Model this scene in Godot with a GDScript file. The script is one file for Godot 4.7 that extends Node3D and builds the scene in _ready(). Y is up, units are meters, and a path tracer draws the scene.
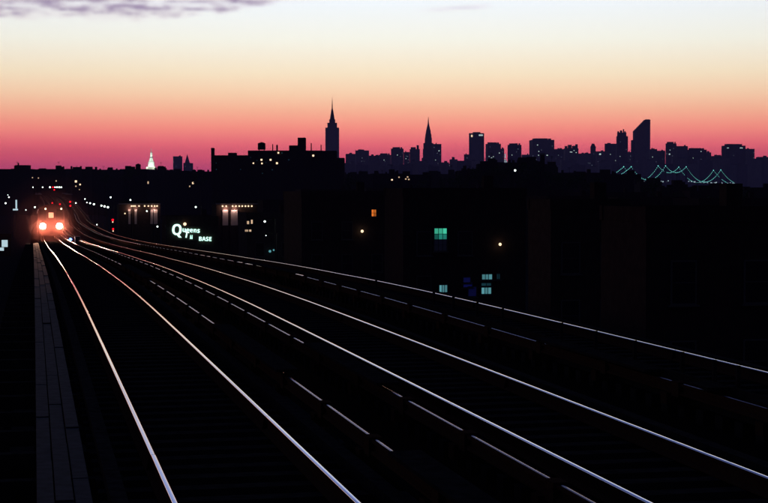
extends Node3D
# An elevated railway at dusk: three tracks lead west past an oncoming train towards a city skyline.
# Units are metres; rail tops near the camera lie at y = 0, the street at y = GROUND.

const GROUND := -9.0
const TRACK_TURN := 0.214761      # the tracks run 12.3 degrees left of the camera axis
const TRACKS := [1.81, 5.55, 9.26]  # offsets of the three track centres
const GAUGE := 1.445
const TOWERS = [["office_tower", "plain flat-topped slab beside the small pointed tower", "slab", -851.0, -6611.3, 36.6, 22.6, 170.8, 11.5], ["pointed_tower", "short stepped tower with a steep pyramid roof beside a flat slab", "pointed", -807.4, -6609.7, 37.9, 19.5, 143.2, 0.0], ["office_tower", "low wide block closest to the tallest masted skyscraper", "slab", -130.5, -6310.1, 38.9, 20.1, 173.4, -6.3], ["office_tower", "broad flat block rising behind the low wide one", "slab", -88.6, -6516.9, 53.7, 33.8, 192.3, -3.3], ["office_tower", "low flat block in the dip between two broad ones", "slab", -37.7, -6212.8, 38.5, 25.6, 163.8, -5.2], ["office_tower", "broad block with a small roof house beside the tall narrow block", "plant", 3.4, -6512.4, 46.2, 24.8, 177.7, -10.4], ["office_tower", "tall square block with lit windows low on its front", "plant", 53.3, -6415.7, 46.5, 31.4, 199.8, -8.7], ["office_tower", "narrow low filler tower left of the notched-top tower", "slab", 93.5, -6607.1, 22.9, 14.2, 188.5, -8.2], ["office_tower", "notched-top tower standing next to the spired skyscraper", "notch", 121.3, -6314.7, 38.8, 29.4, 197.7, -3.4], ["office_tower", "dark slab leaning close on the spired skyscraper's right shoulder", "slab", 207.3, -6260.2, 30.9, 20.5, 210.6, 6.8], ["low_tower", "lowest roof in the wide sky gap after the spired skyscraper", "slab", 233.2, -6108.0, 22.7, 16.0, 129.4, 8.0], ["low_tower", "small stepped tower alone in the wide sky gap", "stepped", 267.4, -6113.9, 40.2, 27.8, 150.4, -8.2], ["low_tower", "tiny low block between the small stepped tower and the slab with roof lights", "slab", 297.4, -6105.5, 15.3, 10.9, 121.8, 3.9], ["office_tower", "narrow shoulder block attached to the slab with roof lights", "slab", 324.7, -6306.1, 18.8, 12.2, 171.4, -8.6], ["office_tower", "wide block with scattered lit windows right of the slab with roof lights", "plant", 430.4, -6317.2, 53.8, 34.4, 215.7, 10.0], ["office_tower", "thin shoulder block beside the small floodlit crown", "slab", 469.9, -6353.4, 12.0, 6.9, 195.2, 6.3], ["office_tower", "dark cube-like block right of the small floodlit crown", "plant", 506.0, -6214.8, 51.6, 29.6, 208.6, -9.3], ["office_tower", "low block between two large cube-like blocks", "slab", 568.7, -6412.3, 32.1, 24.5, 172.7, 7.7], ["office_tower", "widest tall block of the skyline, with a row of roof plant", "plant", 603.4, -6133.4, 84.1, 66.8, 224.5, 5.6], ["office_tower", "lower shoulder of the widest tall block", "slab", 688.9, -6310.7, 38.8, 21.3, 192.2, -7.6], ["office_tower", "block with a ragged battlement-like roof of small towers", "ragged", 725.3, -6216.7, 51.8, 33.5, 200.1, 4.4], ["office_tower", "low flat block just after the ragged roof", "slab", 802.6, -6412.4, 47.5, 24.8, 177.5, -11.7], ["round_topped_tower", "slender tower with a rounded top", "round", 783.3, -6005.5, 18.0, 10.9, 203.8, 6.1], ["office_tower", "low block right of the slender round-topped tower", "slab", 863.6, -6410.9, 34.4, 21.9, 185.9, 8.2], ["office_tower", "flat broad block left of the stepped twin-peaked tower", "slab", 877.9, -6214.0, 43.6, 28.0, 210.2, -11.5], ["office_tower", "tall dark tower with a small jagged crown left of the slant-roofed tower", "crown", 908.2, -6114.8, 41.6, 29.6, 249.5, -3.5], ["office_tower", "low filler block before the slant-roofed tower", "slab", 972.0, -6307.5, 24.2, 14.9, 180.4, 5.6], ["office_tower", "block tucked under the slant-roofed tower's tall side", "slab", 992.5, -5908.2, 25.6, 16.4, 180.7, 3.2], ["office_tower", "flat block above the bridge's brightest tower lights", "slab", 1021.5, -5909.8, 30.2, 19.6, 174.8, -8.5], ["office_tower", "tall block rising above the bridge cables", "plant", 1040.3, -5810.5, 38.9, 21.0, 201.0, -9.9], ["office_tower", "stepped block right behind the bridge's middle towers", "slab", 1081.3, -5815.0, 38.8, 30.1, 188.7, -6.6], ["apartment_slab", "long flat apartment slab behind the bridge's sagging lights", "plant", 1134.2, -5820.8, 65.5, 41.6, 178.6, 3.7], ["apartment_slab", "first stair step down from the long apartment slab", "slab", 1175.9, -5805.5, 14.8, 11.1, 165.9, 11.0], ["apartment_slab", "second stair step down, above the last bridge tower", "slab", 1206.2, -5816.1, 40.5, 32.3, 152.6, 9.4], ["apartment_slab", "massive block with small roof lights right of the last bridge tower", "plant", 1247.0, -5720.2, 74.1, 40.4, 190.3, 11.6], ["apartment_slab", "right shoulder of the massive block past the bridge", "slab", 1303.3, -5710.5, 30.1, 21.0, 175.7, -4.4], ["apartment_slab", "long low block ending the skyline", "plant", 1372.6, -5733.8, 99.9, 67.6, 144.4, -7.4]]
const LOW = [[-110.6, -5201.6, 38.6, 30.0, 115.5], [-76.6, -5581.2, 53.1, 30.0, 116.5], [-27.2, -5470.5, 53.9, 30.0, 129.6], [29.1, -5549.8, 60.9, 30.0, 113.3], [71.2, -5241.4, 43.8, 30.0, 111.4], [101.6, -5283.5, 32.1, 30.0, 123.1], [127.2, -5200.1, 31.1, 30.0, 121.6], [158.6, -5210.2, 42.3, 30.0, 105.3], [197.1, -5300.9, 35.2, 30.0, 119.2], [237.6, -5539.6, 35.8, 30.0, 108.4], [261.2, -5234.4, 46.8, 30.0, 123.4], [314.8, -5531.5, 41.1, 30.0, 128.3], [353.0, -5411.3, 65.7, 30.0, 126.2], [395.7, -5411.2, 31.4, 30.0, 106.5], [429.9, -5304.4, 55.2, 30.0, 118.8], [487.1, -5413.0, 59.1, 30.0, 111.3], [539.0, -5524.6, 39.5, 30.0, 108.3], [588.6, -5527.3, 61.6, 30.0, 114.3], [613.9, -5342.2, 49.0, 30.0, 127.4], [644.4, -5303.7, 40.0, 30.0, 111.2], [722.2, -5574.8, 48.4, 30.0, 109.1], [729.0, -5288.2, 42.9, 30.0, 121.7], [814.4, -5650.0, 39.7, 30.0, 119.4], [865.6, -5650.0, 64.3, 30.0, 123.0], [924.6, -5650.0, 62.8, 30.0, 132.7], [985.3, -5650.0, 67.0, 30.0, 120.6], [1040.5, -5650.0, 50.3, 30.0, 139.7], [1086.0, -5650.0, 44.6, 30.0, 120.0], [1131.5, -5650.0, 47.1, 30.0, 132.7], [1184.4, -5650.0, 59.8, 30.0, 140.0], [1222.9, -5650.0, 37.6, 30.0, 116.7], [1258.9, -5650.0, 37.4, 30.0, 119.2], [1305.9, -5650.0, 57.2, 30.0, 134.3], [1347.7, -5650.0, 36.8, 30.0, 144.9], [1394.5, -5650.0, 56.9, 30.0, 128.7], [1446.6, -5650.0, 48.6, 30.0, 117.8]]
const FLATS = [["dark apartment block with stair house and mast roof, before the narrow sky slot", "stair", -212.01, -908.0, 29.95, 16.0, 26.08], ["dark apartment block just past the narrow sky slot, with a stair house", "stair", -186.58, -908.0, 15.84, 16.0, 26.08], ["dark apartment block with a lone chimney pot above the station lamps", "chim", -175.16, -927.5, 14.93, 15.0, 26.52], ["dark flat apartment block with one chimney and roof-edge lamp", "chim", -155.91, -907.5, 16.29, 15.0, 25.74], ["dark apartment block with a roof water tank near the floodlit cupola", "tank", -142.02, -917.5, 15.91, 15.0, 26.24], ["low dark block right under the floodlit cupola", "flat", -126.4, -897.5, 10.56, 15.0, 25.64], ["long low dark block under the flat slab and the pointed tower", "flat", -113.72, -887.5, 13.18, 15.0, 24.88], ["low dark block with two dim lit windows beside the long factory-like block", "chim", -99.94, -877.5, 13.04, 15.0, 24.29], ["dark row block at the foot of the tallest skyscraper's neighbours", "flat", -12.34, -767.0, 14.23, 14.0, 21.44], ["dark row block with one small lit window and chimney", "chim", 1.68, -777.0, 14.9, 14.0, 21.81], ["dark row block with three small lit windows under the spired skyscraper", "flat", 15.9, -767.0, 14.71, 14.0, 21.2], ["dark row block with a stair house under the wide sky gap", "stair", 29.73, -757.0, 14.52, 14.0, 21.31], ["dark hillside house lowest on the rising slope", "flat", 33.29, -626.0, 8.52, 12.0, 20.96], ["dark hillside house with chimneys among tree tops", "chim", 39.51, -606.0, 8.61, 12.0, 23.16], ["narrow dark hillside house next to the bright white lamp", "flat", 44.56, -596.0, 3.68, 12.0, 22.34], ["dark hillside house directly above the bright white lamp", "chim", 49.25, -606.0, 5.62, 12.0, 23.68], ["flat dark hillside house left of the square brick stack", "flat", 55.97, -616.0, 7.61, 12.0, 24.34], ["dark hillside house right of the square brick stack", "flat", 62.73, -606.0, 4.87, 12.0, 21.96], ["long dark row house on the slope's shoulder", "chim", 77.71, -646.5, 17.98, 13.0, 20.42], ["long dark row house ending under the bridge's first lights", "flat", 95.97, -656.5, 16.64, 13.0, 20.0], ["low dark house under the bridge's near towers", "chim", 86.7, -526.0, 7.14, 12.0, 15.86], ["low wide dark house under the bridge's middle lights", "flat", 87.53, -486.0, 9.59, 12.0, 13.88], ["lowest dark house on the skyline's far slope", "chim", 90.5, -456.0, 8.99, 12.0, 12.72], ["low dark house under the bridge's end lights", "flat", 98.08, -456.0, 7.31, 12.0, 13.0], ["low dark house with a stair house past the bridge's end", "stair", 111.46, -466.0, 16.09, 12.0, 13.66]]
const FLAT_WINDOWS = [[7, -103.76, 9.0, -870.0, 0.87, 1.09], [7, -105.51, 7.2, -870.0, 0.54, 0.76], [5, -131.05, 9.37, -890.0, 0.67, 1.33], [9, 3.85, 9.78, -770.0, 0.77, 0.63], [9, 7.21, 11.03, -770.0, 0.58, 0.58], [10, 11.2, 11.02, -760.0, 0.67, 0.57], [10, 11.77, 9.88, -760.0, 0.67, 0.57], [10, 10.34, 10.07, -760.0, 0.67, 0.57], [2, -176.94, 10.29, -920.0, 1.15, 1.15], [2, -174.54, 8.51, -920.0, 0.81, 0.81], [2, -176.96, 7.53, -920.0, 0.69, 0.69], [2, -179.83, 6.9, -920.0, 0.81, 0.92], [2, -180.65, 5.58, -920.0, 0.81, 0.92], [2, -174.96, 5.64, -920.0, 0.46, 0.46], [1, -184.16, 10.4, -900.0, 0.56, 0.68], [1, -194.15, 12.03, -900.0, 0.56, 0.56], [0, -197.46, 12.25, -900.0, 0.56, 0.56]]
const BLOCK = [["wall", -50.83, 5.43, -708.0, 47.48, 28.86, 16.0], ["wall", -43.31, 20.73, -708.0, 32.45, 2.44, 14.0], ["wall", -23.98, 6.43, -708.1, 6.2, 30.86, 15.0], ["wall", -19.22, 4.88, -708.2, 3.49, 27.77, 14.0], ["stair_tower", -74.95, 7.04, -702.1, 1.05, 32.08, 5.0], ["roof_house", -66.61, 20.25, -705.0, 3.41, 1.48, 6.0], ["roof_house", -39.68, 22.95, -705.0, 3.8, 2.53, 6.0], ["roof_tower", -36.11, 24.65, -705.0, 3.41, 5.93, 6.0], ["vent_pipe", -48.72, 23.21, -701.8, 0.39, 3.05, 0.6], ["chimney", -46.82, 23.06, -702.0, 0.7, 2.75, 1.0], ["vent_pipe", -31.84, 23.43, -701.8, 0.44, 3.49, 0.6], ["vent_pipe", -27.54, 23.06, -701.8, 0.39, 2.75, 0.6]]
const BLOCK_TANK = [-53.81, 21.95, -705.0, 3.48, 3.84]
const BLOCK_WINDOWS = [[-53.52, 17.85, -700.0, 0.74, 0.74], [-49.54, 17.85, -700.0, 0.74, 0.74], [-57.06, 16.37, -700.0, 0.57, 0.57], [-53.3, 16.28, -700.0, 0.61, 0.61], [-46.75, 16.37, -700.0, 0.79, 0.79], [-48.77, 13.53, -700.0, 0.44, 0.44], [-41.59, 17.85, -700.0, 0.44, 0.44], [-30.89, 19.68, -700.0, 0.79, 0.79], [-46.13, 20.9, -700.0, 0.66, 0.66], [-44.56, 20.82, -700.0, 0.48, 0.48], [-53.1, 11.96, -700.0, 0.39, 0.39], [-73.24, 13.66, -700.0, 0.39, 0.39], [-62.66, 13.66, -700.0, 0.35, 0.35], [-73.32, 16.45, -700.0, 0.31, 0.31], [-55.49, 17.59, -700.0, 0.31, 0.31], [-51.56, 16.63, -700.0, 0.31, 0.31], [-58.32, 18.9, -700.0, 0.26, 0.26]]
const MAST_TOWER = {"x": -216.1, "z": -6700, "rows": [[79.6, 136.9], [56.1, 292.1], [39.4, 312.5], [24.3, 326.7]], "cone": [326.7, 370.5], "tip": 419.2}
const SPIRE_TOWER = {"x": 175.5, "z": -6350, "rows": [[51.6, 158.0], [42.5, 193.6], [38.1, 216.6]], "crown": [[31.8, 216.6], [27.8, 239.1], [23.8, 252.9], [17.5, 268.8], [11.9, 280.6], [6.7, 290.5]], "tip": 321.7}
const SIGN_SLAB = {"x": 360.7, "z": -6250, "w": 58.6, "h": 254.2, "lights": [[341.53, 232.36, -6250.0, 5.86, 7.81], [376.61, 235.09, -6250.0, 15.62, 5.08]]}
const SLANT = {"x": 967.1, "z": -6000, "pts": [[-29.6, 251.2], [12.4, 294.5], [30.4, 294.5]], "wing": [-38.6, -28.9, 217.2]}
const CUPOLA = {"x": -987.4, "z": -6800, "base": [38.2, 130.3], "rows": [[28.1, 130.3], [26.4, 151.5], [19.6, 154.4], [12.8, 167.6], [11.9, 173.5], [9.8, 176.0], [8.5, 191.3], [3.4, 193.8], [1.3, 208.2]]}
const CROWN = {"x": 488.3, "z": -6500, "w": 24.4, "h": 143.3, "bands": [[488.87, 136.68, -6500.0, 21.94, 3.25], [489.25, 144.38, -6500.0, 15.44, 3.25], [490.83, 160.58, -6500.0, 4.06, 17.06]]}
const TOWER_WINDOWS = [[6, 14.6, 123.3, 12.0, 2.8], [6, 0.2, 171.1, 2.8, 2.8], [6, 9.0, 124.9, 2.4, 3.2], [7, -2.9, 161.3, 2.5, 3.3], [9, 7.2, 183.8, 3.9, 3.9], [14, -7.7, 157.7, 3.9, 3.1], [14, -17.6, 163.1, 2.8, 2.8], [14, -0.7, 162.4, 2.8, 2.8], [14, 23.3, 176.5, 3.9, 3.1], [17, -1.5, 157.6, 4.0, 2.4], [18, -19.6, 201.7, 3.8, 3.0], [18, -14.5, 177.3, 3.4, 3.0], [18, -15.3, 162.9, 3.0, 3.0], [18, 17.9, 162.9, 5.3, 3.0], [20, -1.8, 177.7, 9.3, 2.7], [20, 18.3, 175.4, 3.9, 2.3], [20, 9.8, 183.9, 3.1, 2.3], [23, -0.9, 174.3, 7.2, 5.6], [23, 11.2, 148.0, 9.6, 2.8], [24, -2.3, 168.5, 2.3, 2.3], [25, -9.8, 158.3, 2.3, 2.3], [24, 17.9, 144.9, 2.3, 2.3], [29, -6.9, 159.1, 4.7, 4.3], [29, -5.2, 174.2, 2.2, 2.5], [29, 7.7, 141.7, 2.5, 1.8], [31, 13.1, 168.8, 2.9, 2.9], [32, -0.8, 129.4, 3.6, 3.6], [31, 13.5, 115.7, 2.5, 3.6], [34, -10.6, 118.2, 3.6, 3.2], [34, -5.2, 106.1, 2.5, 3.9], [34, -25.3, 178.5, 7.1, 2.1], [34, 24.5, 178.9, 10.7, 2.5], [35, -5.4, 126.7, 2.1, 2.9], [34, -30.1, 100.4, 2.9, 2.5], [34, 31.8, 101.8, 2.5, 2.1], [31, -15.7, 145.3, 2.2, 2.2], [30, -0.7, 134.5, 2.2, 2.5], [27, -3.9, 151.3, 2.2, 2.6], [16, -10.7, 166.2, 2.3, 2.7], [16, 12.4, 189.3, 1.9, 2.7], [9, -6.4, 147.9, 2.3, 2.3], [5, -3.4, 153.4, 2.4, 2.4], [3, -0.6, 161.5, 2.0, 2.8], [2, -1.2, 137.2, 2.0, 2.4], [0, -15.2, 147.3, 1.7, 2.5], [0, -5.7, 130.0, 1.9, 1.5], [0, 7.5, 111.5, 1.8, 2.6], [1, 9.5, 109.2, 1.3, 1.7], [1, 0.1, 109.3, 1.9, 2.3], [1, 8.1, 127.2, 1.4, 2.3], [1, -11.3, 129.4, 1.8, 2.2], [1, -0.7, 111.7, 2.0, 1.5], [2, -7.4, 115.5, 1.6, 2.2], [2, 8.5, 107.1, 1.5, 2.2], [2, 0.1, 131.0, 1.7, 2.0], [3, 0.3, 161.5, 1.6, 2.7], [3, 20.2, 110.6, 1.9, 1.7], [3, -2.5, 148.7, 1.5, 1.9], [3, 8.1, 147.8, 1.4, 1.9], [3, -18.0, 121.6, 2.0, 2.3], [4, -11.8, 106.5, 1.9, 1.7], [4, 14.9, 131.6, 1.5, 2.7], [4, 10.9, 143.9, 1.5, 2.1], [4, -5.3, 142.1, 1.4, 2.3], [5, -6.7, 137.7, 1.8, 2.0], [5, 0.8, 147.6, 2.0, 1.6], [6, 20.2, 179.0, 1.4, 1.5], [6, 11.9, 165.0, 1.3, 2.0], [6, 17.6, 118.6, 1.4, 1.6], [7, 3.3, 169.9, 1.3, 2.4], [7, -1.2, 171.1, 2.0, 2.4], [7, 5.0, 170.3, 1.9, 1.5], [7, 6.0, 144.4, 1.5, 2.2], [7, 7.0, 157.4, 1.3, 2.2], [8, 14.3, 104.5, 1.4, 1.6], [8, 14.1, 133.1, 1.6, 1.7], [8, -1.8, 129.4, 1.4, 2.5], [9, -11.8, 197.1, 1.6, 2.7], [9, 0.4, 174.9, 1.5, 2.3], [9, 3.8, 134.8, 1.6, 2.6], [9, 11.9, 168.9, 1.3, 1.7], [10, 5.7, 104.6, 1.6, 1.9], [10, -2.6, 117.0, 1.2, 1.4], [10, 4.2, 113.2, 1.3, 1.4], [11, 13.5, 112.2, 1.4, 1.7], [11, -7.4, 120.6, 1.3, 1.9], [11, -8.4, 100.5, 1.9, 2.1], [11, -9.1, 100.4, 1.4, 1.8], [11, -18.0, 123.7, 1.5, 2.0], [12, -2.1, 101.6, 1.2, 2.4], [12, -3.0, 103.7, 1.4, 1.7], [12, 1.1, 109.5, 1.9, 2.5], [13, 2.1, 118.3, 1.9, 1.9], [13, -2.0, 102.8, 1.3, 2.4], [13, 1.9, 157.1, 1.8, 2.6], [14, 12.2, 121.1, 1.3, 2.1], [14, 0.5, 118.7, 1.8, 2.5], [14, 4.5, 112.8, 1.7, 2.3], [14, -13.8, 200.8, 1.3, 1.9], [14, -20.0, 118.7, 1.6, 2.2], [15, 0.0, 183.1, 1.8, 2.4], [15, 0.2, 140.1, 1.7, 1.5], [15, 1.2, 163.0, 1.2, 1.8], [16, -12.7, 134.3, 1.5, 2.5], [16, -20.1, 109.1, 1.4, 1.4], [16, 6.4, 177.9, 1.6, 1.8], [17, 3.4, 153.1, 1.6, 2.1], [17, 12.9, 155.1, 1.4, 2.1], [17, 5.8, 144.4, 1.6, 2.5], [17, 13.6, 129.2, 1.4, 1.5], [18, -39.7, 160.7, 1.8, 2.6], [18, -4.1, 182.4, 1.3, 2.6], [18, -23.7, 146.8, 1.3, 2.0], [18, 37.4, 197.9, 1.8, 2.0], [18, 32.2, 132.9, 1.3, 2.5], [19, -3.4, 167.9, 1.9, 2.3], [19, -2.9, 123.3, 1.5, 1.9], [19, -12.5, 154.4, 1.4, 1.8], [19, -3.1, 106.6, 1.3, 1.4], [19, 8.2, 160.5, 1.2, 1.9], [20, -6.2, 150.9, 1.4, 1.4], [20, -18.1, 115.0, 1.4, 2.6], [21, 20.6, 138.4, 1.5, 2.5], [21, 12.6, 138.9, 1.2, 2.5], [21, -4.1, 111.1, 1.6, 1.7], [22, -4.8, 123.0, 1.5, 2.3], [22, 1.9, 165.4, 1.2, 2.5], [23, -9.4, 144.6, 1.4, 1.8], [23, 7.3, 127.8, 1.5, 1.7], [23, -0.2, 126.7, 1.3, 2.3], [24, -11.4, 109.7, 1.5, 1.7], [24, 17.0, 100.8, 1.5, 1.5], [25, -8.9, 213.8, 1.6, 1.8], [25, -4.0, 125.6, 1.3, 1.4], [25, 13.6, 184.9, 1.7, 1.6], [26, -2.8, 164.5, 1.4, 2.7], [26, -6.4, 135.0, 1.7, 2.6], [26, -4.8, 150.6, 1.4, 1.9], [26, -0.5, 105.0, 1.8, 2.6], [27, -6.9, 138.4, 1.7, 2.3], [27, 9.3, 133.7, 1.2, 2.5], [28, 12.1, 147.0, 1.2, 1.5], [28, 0.9, 117.7, 1.8, 2.2], [28, 4.1, 112.1, 1.4, 2.0], [28, -11.4, 110.9, 1.3, 2.5], [28, 3.9, 143.3, 1.2, 1.6], [29, 7.1, 179.4, 1.1, 1.9], [29, 3.2, 153.1, 1.2, 2.0], [29, -16.7, 161.4, 1.4, 2.5], [29, 5.7, 105.8, 1.4, 1.6], [29, -8.1, 98.5, 1.6, 1.7], [30, -10.1, 104.3, 1.6, 1.4], [30, -9.1, 142.6, 1.4, 1.9], [31, 13.5, 141.3, 1.4, 1.3], [31, -12.1, 106.0, 1.1, 1.9], [31, -17.7, 111.8, 1.2, 1.9], [31, -13.8, 102.8, 1.2, 2.1], [32, 4.0, 125.8, 1.7, 1.3], [32, 1.4, 99.4, 1.1, 1.3], [32, 1.2, 130.0, 1.6, 1.5], [33, 15.6, 100.2, 1.6, 2.5], [33, 16.6, 126.2, 1.2, 2.5], [33, 9.5, 140.2, 1.6, 1.7], [33, -4.6, 126.1, 1.2, 1.3], [33, -8.1, 125.2, 1.8, 1.4], [34, -8.2, 113.2, 1.3, 2.2], [34, -29.8, 118.7, 1.2, 1.9], [34, -3.6, 151.7, 1.6, 1.8], [35, -5.7, 120.2, 1.4, 1.7], [35, -0.3, 107.4, 1.1, 1.5], [35, -10.3, 121.6, 1.3, 1.7], [35, 11.3, 161.9, 1.6, 2.1], [35, 10.7, 143.7, 1.6, 2.0], [36, -47.7, 124.3, 1.4, 2.4], [36, 45.9, 118.1, 1.2, 1.8]]
const BRIDGE = [[[672.8, 80.2, -4500.0], [693.8, 80.2, -4500.0]], [[821.0, 88.1, -4800.0], [843.1, 88.1, -4800.0]], [[917.7, 87.8, -4990.0], [940.7, 88.7, -4990.0]], [[1099.8, 83.3, -5350.0], [1124.2, 84.6, -5350.0]]]
const HOUSES = [["dark three-storey brick house across the street, with faint unlit windows", 57.8, 22.9, 6.06, 5.0, 11.05, 62], ["dark narrow brick house between the window-lit house and the wide one", 81.67, 26.94, 4.41, 4.0, 11.27, 86], ["dark brick house with the bright green six-pane window", 108.22, 24.96, 8.88, 6.0, 11.97, 112], ["dark brick house with the small orange window and white door lamp", 149.26, 24.6, 8.72, 11.0, 11.86, 152], ["low dark house with four tiny lit windows and a greenish doorway", 188.44, 24.48, 6.26, 8.0, 9.34, 190], ["low dark hall carrying the glowing script sign", 232.59, 18.56, 7.51, 9.0, 8.44, 232]]
const HOUSE_LIGHTS = [[2, "green", 2.67, 8.38, 0.88, 1.54], [2, "cool", 2.87, 4.94, 0.56, 0.49], [2, "blue", 4.57, 5.52, 0.49, 0.35], [2, "blue", 4.64, 5.17, 0.63, 0.28], [2, "blue", 4.97, 4.71, 0.56, 0.63], [2, "cool", 6.04, 5.73, 0.73, 0.35], [2, "dim", 5.98, 5.2, 0.7, 0.18], [2, "cool", 5.99, 4.77, 0.7, 0.46], [2, "dim", 6.86, 5.75, 0.21, 0.35], [2, "lamp", 6.92, 8.02, 0.21, 0.21], [3, "orange", 6.96, 9.77, 0.44, 0.63], [3, "lamp", 5.77, 8.04, 0.28, 0.28], [5, "lamp", 2.63, 7.28, 0.46, 0.38], [4, "warm", 0.15, 8.22, 0.26, 0.36], [4, "warm", 0.6, 8.31, 0.21, 0.47], [4, "warm", -0.02, 7.27, 0.4, 0.23], [4, "warm", 0.41, 7.27, 0.24, 0.23], [4, "greenlamp", 2.72, 4.81, 0.31, 0.4], [4, "greenlamp", 3.17, 4.95, 0.19, 0.4]]
const SIGN = [[1.48, 6.45], [2.26, 6.47], [2.89, 5.72], [3.33, 5.37], [4.61, 5.13], 0.145]
const FILL = [[326.29, 45.76, 13.7, 10.0, 10.45], [337.95, 63.21, 12.63, 10.0, 11.26], [291.11, 66.5, 13.18, 10.0, 11.29], [278.57, 77.91, 11.5, 10.0, 11.48], [237.82, 77.84, 9.92, 10.0, 11.32], [244.73, 92.06, 11.9, 10.0, 11.16], [223.03, 96.7, 13.91, 10.0, 11.03], [413.37, 67.98, 15.38, 10.0, 13.05], [419.35, 86.65, 17.05, 10.0, 13.36], [386.1, 98.91, 15.86, 10.0, 13.23], [372.81, 113.1, 15.47, 10.0, 12.94], [359.59, 126.43, 16.23, 10.0, 12.19]]
const STRIPS = [[323.06, 16.44, 8.11, 8.0, 9.58, 320], [298.98, 33.17, 7.69, 8.0, 9.7, 300]]
const STRIP_BULBS = [[0, 2.41, 9.08], [0, 2.75, 9.08], [0, 3.11, 9.08], [0, 3.9, 9.08], [0, 5.01, 9.08], [0, 5.74, 9.08], [0, 6.4, 9.08], [0, 6.99, 9.08], [0, 7.47, 9.08], [1, 1.09, 9.24], [1, 1.78, 9.24], [1, 2.98, 9.23], [1, 3.6, 9.23], [1, 4.22, 9.23], [1, 4.79, 9.23], [1, 5.39, 9.23], [1, 5.95, 9.23], [1, 6.58, 9.23]]
const STRIP_PIERS = [[0, 2.01, 7.29, 2.2], [0, 3.25, 7.29, 2.2], [0, 6.86, 7.28, 7], [1, 1.64, 7.74, 5.6], [1, 3.33, 7.55, 6.8]]
const LAMPS = [[-13.11, -0.43, -176.0, 0.17], [-38.8, 0.01, -330.0, 0.27], [-31.71, -1.93, -224.0, 0.18], [-46.93, -0.87, -290.0, 0.2], [-66.51, 1.17, -420.0, 0.32], [-81.94, 1.79, -480.0, 0.36], [-58.3, -3.53, -325.0, 0.18], [-18.8, -3.03, -150.0, 0.07], [-80.53, -0.89, -360.0, 0.16], [-94.53, 0.43, -400.0, 0.3], [-100.72, 1.89, -430.0, 0.27], [-82.86, -0.41, -380.0, 0.28], [-89.65, 1.28, -480.0, 0.27], [-81.64, 0.42, -440.0, 0.22], [-77.09, 0.33, -420.0, 0.32], [-72.47, 0.18, -400.0, 0.35], [-60.01, 0.23, -340.0, 0.28], [-56.73, 0.17, -325.0, 0.33], [-53.46, 0.12, -310.0, 0.31], [-44.43, -0.55, -300.0, 0.21], [34.35, 8.93, -420.0, 0.42], [-115.45, -0.52, -600.0, 0.38], [-12.54, -1.83, -170.0, 0.06], [-117.43, 2.48, -500.0, 0.16]]
const SIGNALS = [[239.1, 11.21, -1.2, 0.24], [239.09, 11.26, -2.53, 0.19], [438.09, 9.28, 0.65, 0.35], [438.08, 9.33, -0.42, 0.35], [439.69, 6.62, 0.0, 0.32], [439.64, 6.87, -1.07, 0.32], [367.63, 3.84, 0.68, 0.25], [816.86, 8.92, 6.37, 0.5], [816.72, 9.6, 5.08, 0.5]]
const SHOP = [[308.29, -5.67, -6.61], [308.38, -6.08, -7.55], [430.93, -4.83, -0.14]]
const BLUE = [152.85, 3.1, -1.78]
const POSTS = [17.72, 18.4, 19.41, 21.09, 22.69, 24.28, 27.57, 29.25, 31.01, 32.61, 38.41]
const TREES = [[37.08, 14.08, -600.0, 7], [42.3, 13.42, -605.0, 5.5], [45.77, 14.39, -606.0, 5], [48.17, 15.83, -603.0, 6], [55.77, 14.7, -612.0, 5], [61.97, 12.93, -598.0, 6], [62.58, 10.52, -560.0, 5], [67.48, 9.99, -560.0, 4.5], [77.17, 10.53, -600.0, 5], [29.59, 10.9, -600.0, 5], [82.42, 6.54, -500.0, 4.5], [84.53, 4.68, -470.0, 4.5], [87.66, 3.3, -440.0, 4], [96.45, 3.85, -440.0, 4], [105.67, 4.59, -450.0, 4.5], [-92.66, 14.76, -820.0, 5], [-14.86, 10.78, -700.0, 5], [16.18, 10.79, -720.0, 5], [27.97, 11.0, -700.0, 5], [-133.18, 16.8, -850.0, 5], [-147.63, 16.97, -860.0, 5]]

var mats := {}
var names := {}
var rng := RandomNumberGenerator.new()
var box_cache := {}

func _ready() -> void:
	rng.seed = 41
	make_camera()
	make_sky()
	make_sun()
	make_materials()
	make_ground()
	make_viaduct()
	make_tracks()
	make_walkway()
	make_towers()
	make_landmark_towers()
	make_bridge()
	make_flats()
	make_long_block()
	make_houses()
	make_strips()
	make_trees()
	make_train()
	make_station()
	make_lamps()
	make_signals()
	make_small_things()

# ------------------------------------------------------------------ camera, sky, sun
func make_camera() -> void:
	var c := Camera3D.new()
	c.name = "camera"
	add_child(c)
	c.position = Vector3(0, 2.48, 0)
	c.rotation_degrees = Vector3(-2.0224, 0, 0)
	c.fov = 17.87
	c.near = 0.1
	c.far = 40000.0
	c.current = true

const GLOW := [[-90.0, 24, 18, 26], [-0.01, 90, 36, 66], [0.0, 212, 84, 142], [0.9, 228, 88, 138], [1.35, 266, 108, 138], [1.8, 284, 130, 143], [2.4, 287, 168, 150], [3.0, 278, 200, 166], [3.6, 272, 226, 188], [4.3, 266, 244, 210], [5.5, 258, 256, 242], [6.95, 248, 255, 262], [8.5, 218, 231, 258], [10.0, 166, 184, 240], [12.0, 122, 140, 208], [15.0, 98, 112, 172], [22.0, 60, 72, 124], [40.0, 32, 40, 78], [90.0, 18, 23, 46]]
const FAR_SIDE := [[-90.0, 24, 18, 26], [0.0, 24, 22, 38], [8.0, 25, 24, 42], [25.0, 21, 25, 46], [90.0, 18, 23, 46]]

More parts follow.
